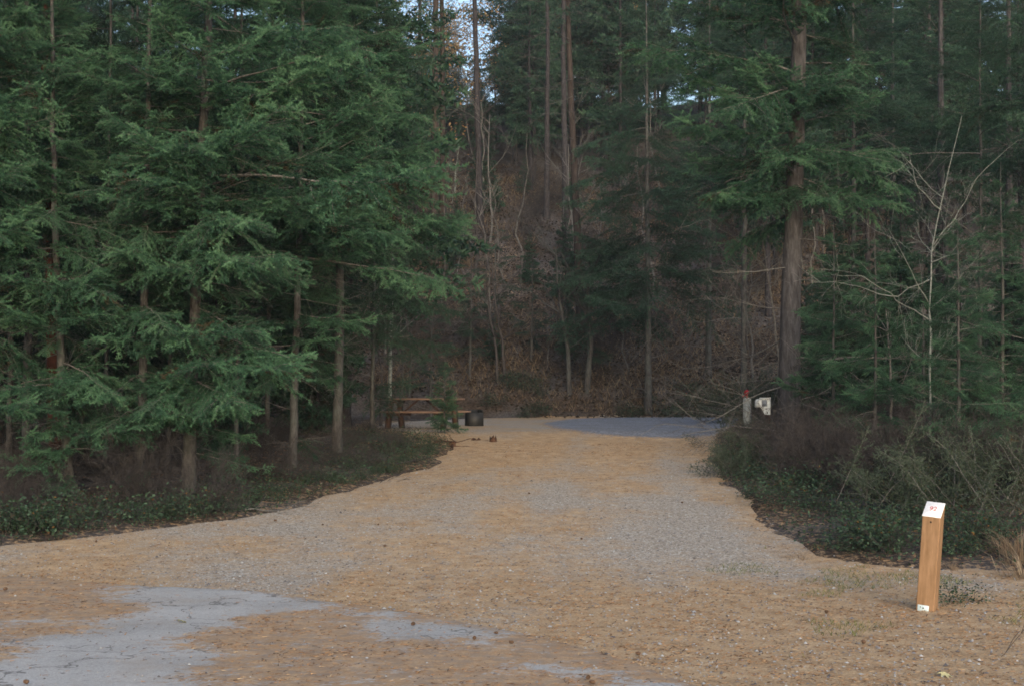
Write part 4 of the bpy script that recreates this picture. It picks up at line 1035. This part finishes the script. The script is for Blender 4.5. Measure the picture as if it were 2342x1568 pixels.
for sx in (-1, 1):
    for s in (-1, 1):
        mb = MB(); a = s * math.radians(15)
        mb.box((sx * .68, s * .36, .365), (.10, .15, .80), M=Matrix.Rotation(a, 3, 'X')); link('leg', mb.mesh('leg', M_LEG), tb)
    mb = MB(); mb.box((sx * .59, 0, .385), (.07, 1.44, .09), bev=.006); link('bench_support', mb.mesh('support', M_LEG), tb)
    mb = MB(); mb.box((sx * .59, 0, .69), (.07, .66, .09), bev=.006); link('top_support', mb.mesh('support', M_LEG), tb)
    mb = MB(); mb.box((sx * .33, 0, .54), (.035, .05, .66), M=Matrix.Rotation(sx * math.radians(-52), 3, 'Y')); link('brace', mb.mesh('brace', M_LEG), tb)

# ------------------------------------------------------------------ fire box
M_STEEL = plain('sooty_steel', (.045, .047, .05), .6, .6)
pt = P(1084, 973, 33.6); fr = thing('fire_box', (pt[0], 33.8, gz(pt[0], 33.8)), 'black open steel fire box beside the right end of the picnic table', 'fire pit'); fr.rotation_euler = (0, 0, math.radians(22))
S_, H_ = .34, .46
for nm, c_, sz in (('side_panel', (-S_ / 2, 0, H_ / 2), (.012, S_, H_)), ('side_panel', (S_ / 2, 0, H_ / 2), (.012, S_, H_)), ('back_panel', (0, S_ / 2 + .006, H_ / 2), (S_ + .03, .012, H_)), ('front_panel', (0, -S_ / 2 - .006, H_ * .42), (S_ + .03, .012, H_ * .84))):
    mb = MB(); mb.box(c_, sz); link(nm, mb.mesh(nm, M_STEEL), fr)
for i in range(9):
    mb = MB(); mb.tube([(-.2 + i * .05, -S_ / 2, H_ - .03), (-.2 + i * .05, S_ / 2, H_ - .03)], .006, 6); link('grate_bar', mb.mesh('bar', M_STEEL), fr)
mb = MB(); mb.lathe([(.0, .07), (.14, .05), (.22, .0)], 12); link('ash', mb.mesh('ash', plain('ash', (.12, .12, .12), .95)), fr)

# ------------------------------------------------------------------ stump and roots
M_ROT = bark_mat('rotten_wood', (.02, .012, .01), (.11, .06, .04), .4, 20)
def stump(px, py, d, r, h, label, seed):
    h *= .75; rng = np.random.default_rng(seed); p = P(px, py, d); z = gz(p[0], d); t = thing('tree_stump', (p[0], d, z - .03), label, 'stump', 'rotten stumps by the table')
    k = 14; th = np.arange(k) * 2 * np.pi / k
    mb = MB(); prof = [(1.5, 0), (1.15, .15), (1.0, .5), (.95, .85)]
    V = []
    for a, b in prof: V += [(r * a * math.cos(q) * (1 + .18 * math.sin(q * 3 + seed)), r * a * math.sin(q) * (1 + .18 * math.cos(q * 4 + seed)), h * b) for q in th]
    top = [(r * .9 * math.cos(q), r * .9 * math.sin(q), h * rng.uniform(.75, 1.35)) for q in th]; V += top; V += [(r * .45 * math.cos(q), r * .45 * math.sin(q), h * rng.uniform(.4, .7)) for q in th]
    n_ = 6; i = np.arange(n_ - 1)[:, None] * k; j = np.arange(k)[None]; j2 = (j + 1) % k
    mb.add(V, np.stack([i + j, i + j2, i + k + j2, i + k + j], -1).reshape(-1, 4)); mb.add(V[-k:] + [(0, 0, h * .35)], [[q, (q + 1) % k, k] for q in range(k)])
    link('stump_body', mb.mesh('stump', M_ROT), t)
    for q in range(5):
        a = rng.uniform(0, 6.28); L = rng.uniform(.3, .7)
        mb = MB(); mb.tube([(math.cos(a) * s_ * L, math.sin(a) * s_ * L, h * .35 * (1 - s_) ** 2 + .01 + rng.normal(0, .015)) for s_ in np.linspace(.1, 1, 6)], np.linspace(r * .4, r * .08, 6), 6); link('root', mb.mesh('root', M_ROT), t)
stump(1127, 999, 26.2, .07, .22, 'small upright rotten stump at the drive edge near the table', 1)
stump(1088, 994, 26.6, .10, .14, 'low broken rotten stump left of the upright one', 2)
stump(1035, 1012, 25.2, .06, .17, 'thin dark stump nub on the low mound before the table', 3)

# fallen sticks along the left edge and shrubs
def stick(pts, r, label, seed, mat=None, side=4):
    rng = np.random.default_rng(seed); W = []
    for px, py in pts:
        x, y = hit(px, py); W.append((x, y, gz(x, y)))
    W = np.array(W); p0 = W[0].copy(); m = 8; u = np.linspace(0, len(W) - 1, m); Q = np.stack([np.interp(u, np.arange(len(W)), W[:, i]) for i in range(3)], -1) - p0
    Q[:, 2] += r + np.abs(rng.normal(0, .012, m)); t = thing('fallen_branch', tuple(p0), label, 'branch', 'fallen branches on the ground')
    mb = MB(); mb.tube(Q, np.linspace(r, r * .4, m), 6); link('stem', mb.mesh('stem', mat or M_TWIG), t)
    for j in range(side):
        i = rng.integers(1, m - 1); mb = MB(); twiggy(mb, rng, Q[i], unit(np.append(rng.normal(0, 1, 2), .25)), .35, r * .4, 1, 0, 3, .3, 2, 0, 4, .6, .002); link('side_twig', mb.mesh('twig', mat or M_TWIG), t)
stick([(870, 1075), (930, 1068), (985, 1052)], .02, 'dark dead branch lying on the orange mound at the left edge', 1, M_TWIGD)
stick([(940, 1030), (1010, 1018), (1060, 1008)], .025, 'broken dark branch below the rotten stumps', 2, M_ROT)
stick([(560, 1176), (640, 1168), (700, 1150)], .012, 'thin stick along the left edge of the driveway', 3)
stick([(830, 1108), (860, 1104), (905, 1094)], .012, 'thin dark stick at the edge below the orange mound', 4, M_TWIGD)
stick([(1800, 1115), (1860, 1128), (1930, 1140)], .012, 'pale stick in front of the right hand shrubs', 5, M_BIRCH)
stick([(2245, 1490), (2270, 1500), (2290, 1507)], .006, 'short dark stick in the grass right of the post', 6, M_TWIGD, 1)

# ------------------------------------------------------------------ tap post and utility box
M_GREYP = wood_mat('weathered_grey_timber', (.17, .19, .19), (.34, .37, .37))
M_BOXW = plain('dirty_white_enamel', (.62, .66, .66), .45); M_BOXG = plain('grey_plastic', (.20, .23, .27), .5)
pt = P(1709, 960, 27.0); tp = thing('tap_post', (pt[0], 27, gz(pt[0], 27)), 'grey square water tap post with red handle, left of white box', 'tap post'); tp.rotation_euler = (0, 0, math.radians(-42))
H_ = P(1712, 909, 27)[2] - gz(pt[0], 27)
mb = MB(); mb.box((0, 0, H_ / 2 - .1), (.125, .125, H_ + .2), bev=.008); link('timber', mb.mesh('timber', M_GREYP), tp)
mb = MB(); mb.tube([(0, 0, H_), (0, 0, H_ + .1)], .018, 8, cap=True); link('riser', mb.mesh('riser', plain('tap_metal', (.25, .06, .05), .5)), tp)
M_TAPR = plain('tap_red', (.26, .02, .025), .5)
mb = MB(); mb.lathe([(.0, .02), (.05, .015), (.06, 0), (.05, -.015), (.0, -.02)], 12, (0, -.02, H_ + .11), M=Matrix.Rotation(math.radians(75), 3, 'X')); o = link('tap_handle', mb.mesh('handle', M_TAPR), tp)
mb = MB(); mb.tube([(0, 0, H_ + .05), (-.05, -.03, H_ + .06), (-.075, -.045, H_ + .02)], .014, 8, cap=True); link('spout', mb.mesh('spout', M_TAPR), tp)
pt = P(1750, 944, 26.6); ub = thing('utility_box', (pt[0], 26.6, gz(pt[0], 26.6)), 'dirty white electrical outlet box on brown post beside the thick trunk', 'utility box'); ub.rotation_euler = (0, 0, math.radians(-20))
zt_ = P(1745, 909, 26.6)[2] - gz(pt[0], 26.6)
mb = MB(); mb.box((.04, .10, zt_ / 2 - .1), (.10, .10, zt_ + .16), bev=.006); link('timber', mb.mesh('timber', wood_mat('brown_timber', (.06, .035, .03), (.14, .09, .08))), ub)
mb = MB()   # body: wide above, narrowing below
V = np.array([(x, y, z) for y in (-.06, .045) for x, z in ((-.085, zt_ - .02), (.105, zt_ - .02), (.105, zt_ - .33), (.0, zt_ - .33), (-.085, zt_ - .17))])
mb.add(V, [[0, 4, 3], [0, 3, 2], [0, 2, 1], [5, 8, 9], [5, 7, 8], [5, 6, 7]]); mb.add(V, [[i, (i + 1) % 5, 5 + (i + 1) % 5, 5 + i] for i in range(5)])
link('casing', mb.mesh('casing', M_BOXW), ub)
mb = MB(); mb.box((.005, -.02, zt_ - .008), (.215, .13, .024), bev=.004); link('lid', mb.mesh('lid', M_BOXW), ub)
mb = MB(); mb.box((.0, -.064, zt_ - .105), (.10, .012, .125), bev=.004); link('outlet_cover', mb.mesh('cover', M_BOXG), ub)
for (a, b) in ((.03, .22), (.055, .295)):
    mb = MB(); mb.lathe([(.0001, .012), (.011, .012), (.013, 0)], 8, (0, 0, 0), M=Matrix.Rotation(math.radians(90), 3, 'X')); o = link('screw', mb.mesh('screw', M_DARK), ub); o.location = (a, -.062, zt_ - b)
mb = MB(); mb.lathe([(.0, .10), (.045, .09), (.07, .05), (.075, -.06), (.06, -.065), (.0, -.065)], 16, (-.13, -.01, zt_ - .12)); link('round_cover', mb.mesh('round_cover', M_BOXW, True), ub)

# ------------------------------------------------------------------ thin evening haze
mb = MB(); mb.box((0, 165, 19), (652, 524, 44)); hm = bpy.data.materials.new('haze'); hm.use_nodes = True
hm.node_tree.nodes.remove(hm.node_tree.nodes['Principled BSDF']); hv = hm.node_tree.nodes.new('ShaderNodeVolumePrincipled'); hv.inputs['Color'].default_value = (.8, .9, 1, 1); hv.inputs['Density'].default_value = .0004
hm.node_tree.links.new(hv.outputs[0], hm.node_tree.nodes['Material Output'].inputs['Volume'])
tag(link('haze', mb.mesh('haze', hm)), 'thin bluish evening haze in the air', kind='stuff')

# ------------------------------------------------------------------ pine cones, leaves on the road
M_CONE = plain('pine_cone_scales', (.10, .06, .038), .8)
mb = MB()
rng = np.random.default_rng(9)
mb.lathe([(.0, -.035), (.014, -.028), (.02, -.01), (.018, .012), (.009, .03), (.0, .036)], 10)
for i in range(46):
    zz = -.028 + .06 * i / 46; a = i * 2.4; r = .021 * math.sqrt(max(.05, 1 - ((zz + .005) / .038) ** 2))
    c0 = np.array([math.cos(a) * r * .8, math.sin(a) * r * .8, zz]); o_ = np.array([math.cos(a), math.sin(a), .5]) * .009; s_ = np.array([-math.sin(a), math.cos(a), 0]) * .006
    mb.add([c0 - s_, c0 + s_, c0 + o_ + s_ * .6, c0 + o_ - s_ * .6], [[0, 1, 2, 3]])
cone = mb.mesh('pine_cone', M_CONE)
for i, (px, py, s) in [q for q in enumerate([(630, 1192, 1.2), (503, 1430, 1.1), (1135, 1455, .9), (1085, 1468, 1.0), (1060, 1460, .8), (1170, 1478, 1.0), (945, 1435, 1.1), (640, 1340, 1.2), (12, 1355, 1.2), (60, 1222, 1.1), (300, 1213, 1.2), (265, 1217, 1.0), (220, 1240, 1.0), (1702, 1388, 1.1), (1890, 1402, 1.0), (1975, 1472, 1.2), (1980, 1480, 1.1), (2215, 1590, 1.2), (60, 1570, 1.1), (35, 1575, 1.0), (1460, 1500, 1.1), (1345, 1560, 1.0), (1344, 1545, .7), (738, 1200, .8), (865, 1200, .8), (1160, 1262, 1.0), (2050, 1210, 1.0), (1355, 1572, 1.1), (1500, 1330, .9), (1330, 1235, .9), (880, 1250, .9), (2120, 1460, .9), (1560, 1150, 1.0), (1210, 1130, 1.0), (1100, 1210, .9)]) if q[0] % 3 != 1]:
    x, y = hit(px, py); o = link('pine_cone', cone, None, (x, y, float(top_z(np.array([x]), np.array([y]))[0]) + .018 * s)); s *= .47; o.scale = (s,) * 3; o.rotation_euler = (math.radians(90), rs.uniform(-.3, .3), rs.uniform(0, 6.28))
    tag(o, 'small dark pine cone lying on the needle strewn road or drive', 'pine cone', 'pine cones on the road')
mb = MB(); a = np.linspace(0, 2 * np.pi, 13)[:-1]
V = [(0, 0, .004)] + [((1 if k % 2 == 0 else .55) * math.cos(q) * .045, (1 if k % 2 == 0 else .55) * math.sin(q) * .04, .012 * (k % 2)) for k, q in enumerate(a)]
mb.add(V, [[0, k + 1, (k + 1) % 12 + 1] for k in range(12)], 0, .9); leafm = mb.mesh('fallen_leaf', flat_mat('fallen_leaf', [(0, (.3, .3, .12)), (1, (.46, .43, .25))]))
for px, py, lab in [(1718, 1585, 'pale yellow fallen leaf on needles near the bottom centre right'), (2115, 1578, 'large pale yellow leaf lying below the numbered post'), (2108, 1585, 'smaller pale yellow leaf overlapping the large one'), (415, 1427, 'yellow leaf on the pale asphalt on the left'), (2160, 1545, 'greenish yellow leaf near the sticks right of post')]:
    x, y = hit(px, py); o = link('fallen_leaf', leafm, None, (x, y, float(top_z(np.array([x]), np.array([y]))[0]) + .008)); o.rotation_euler = (rs.uniform(-.3, .3), rs.uniform(-.3, .3), rs.uniform(0, 6)); tag(o, lab, 'leaf')
print('objects', len(bpy.data.objects), 'tris', sum(len(m.loops) - 2 * len(m.polygons) for m in bpy.data.meshes))
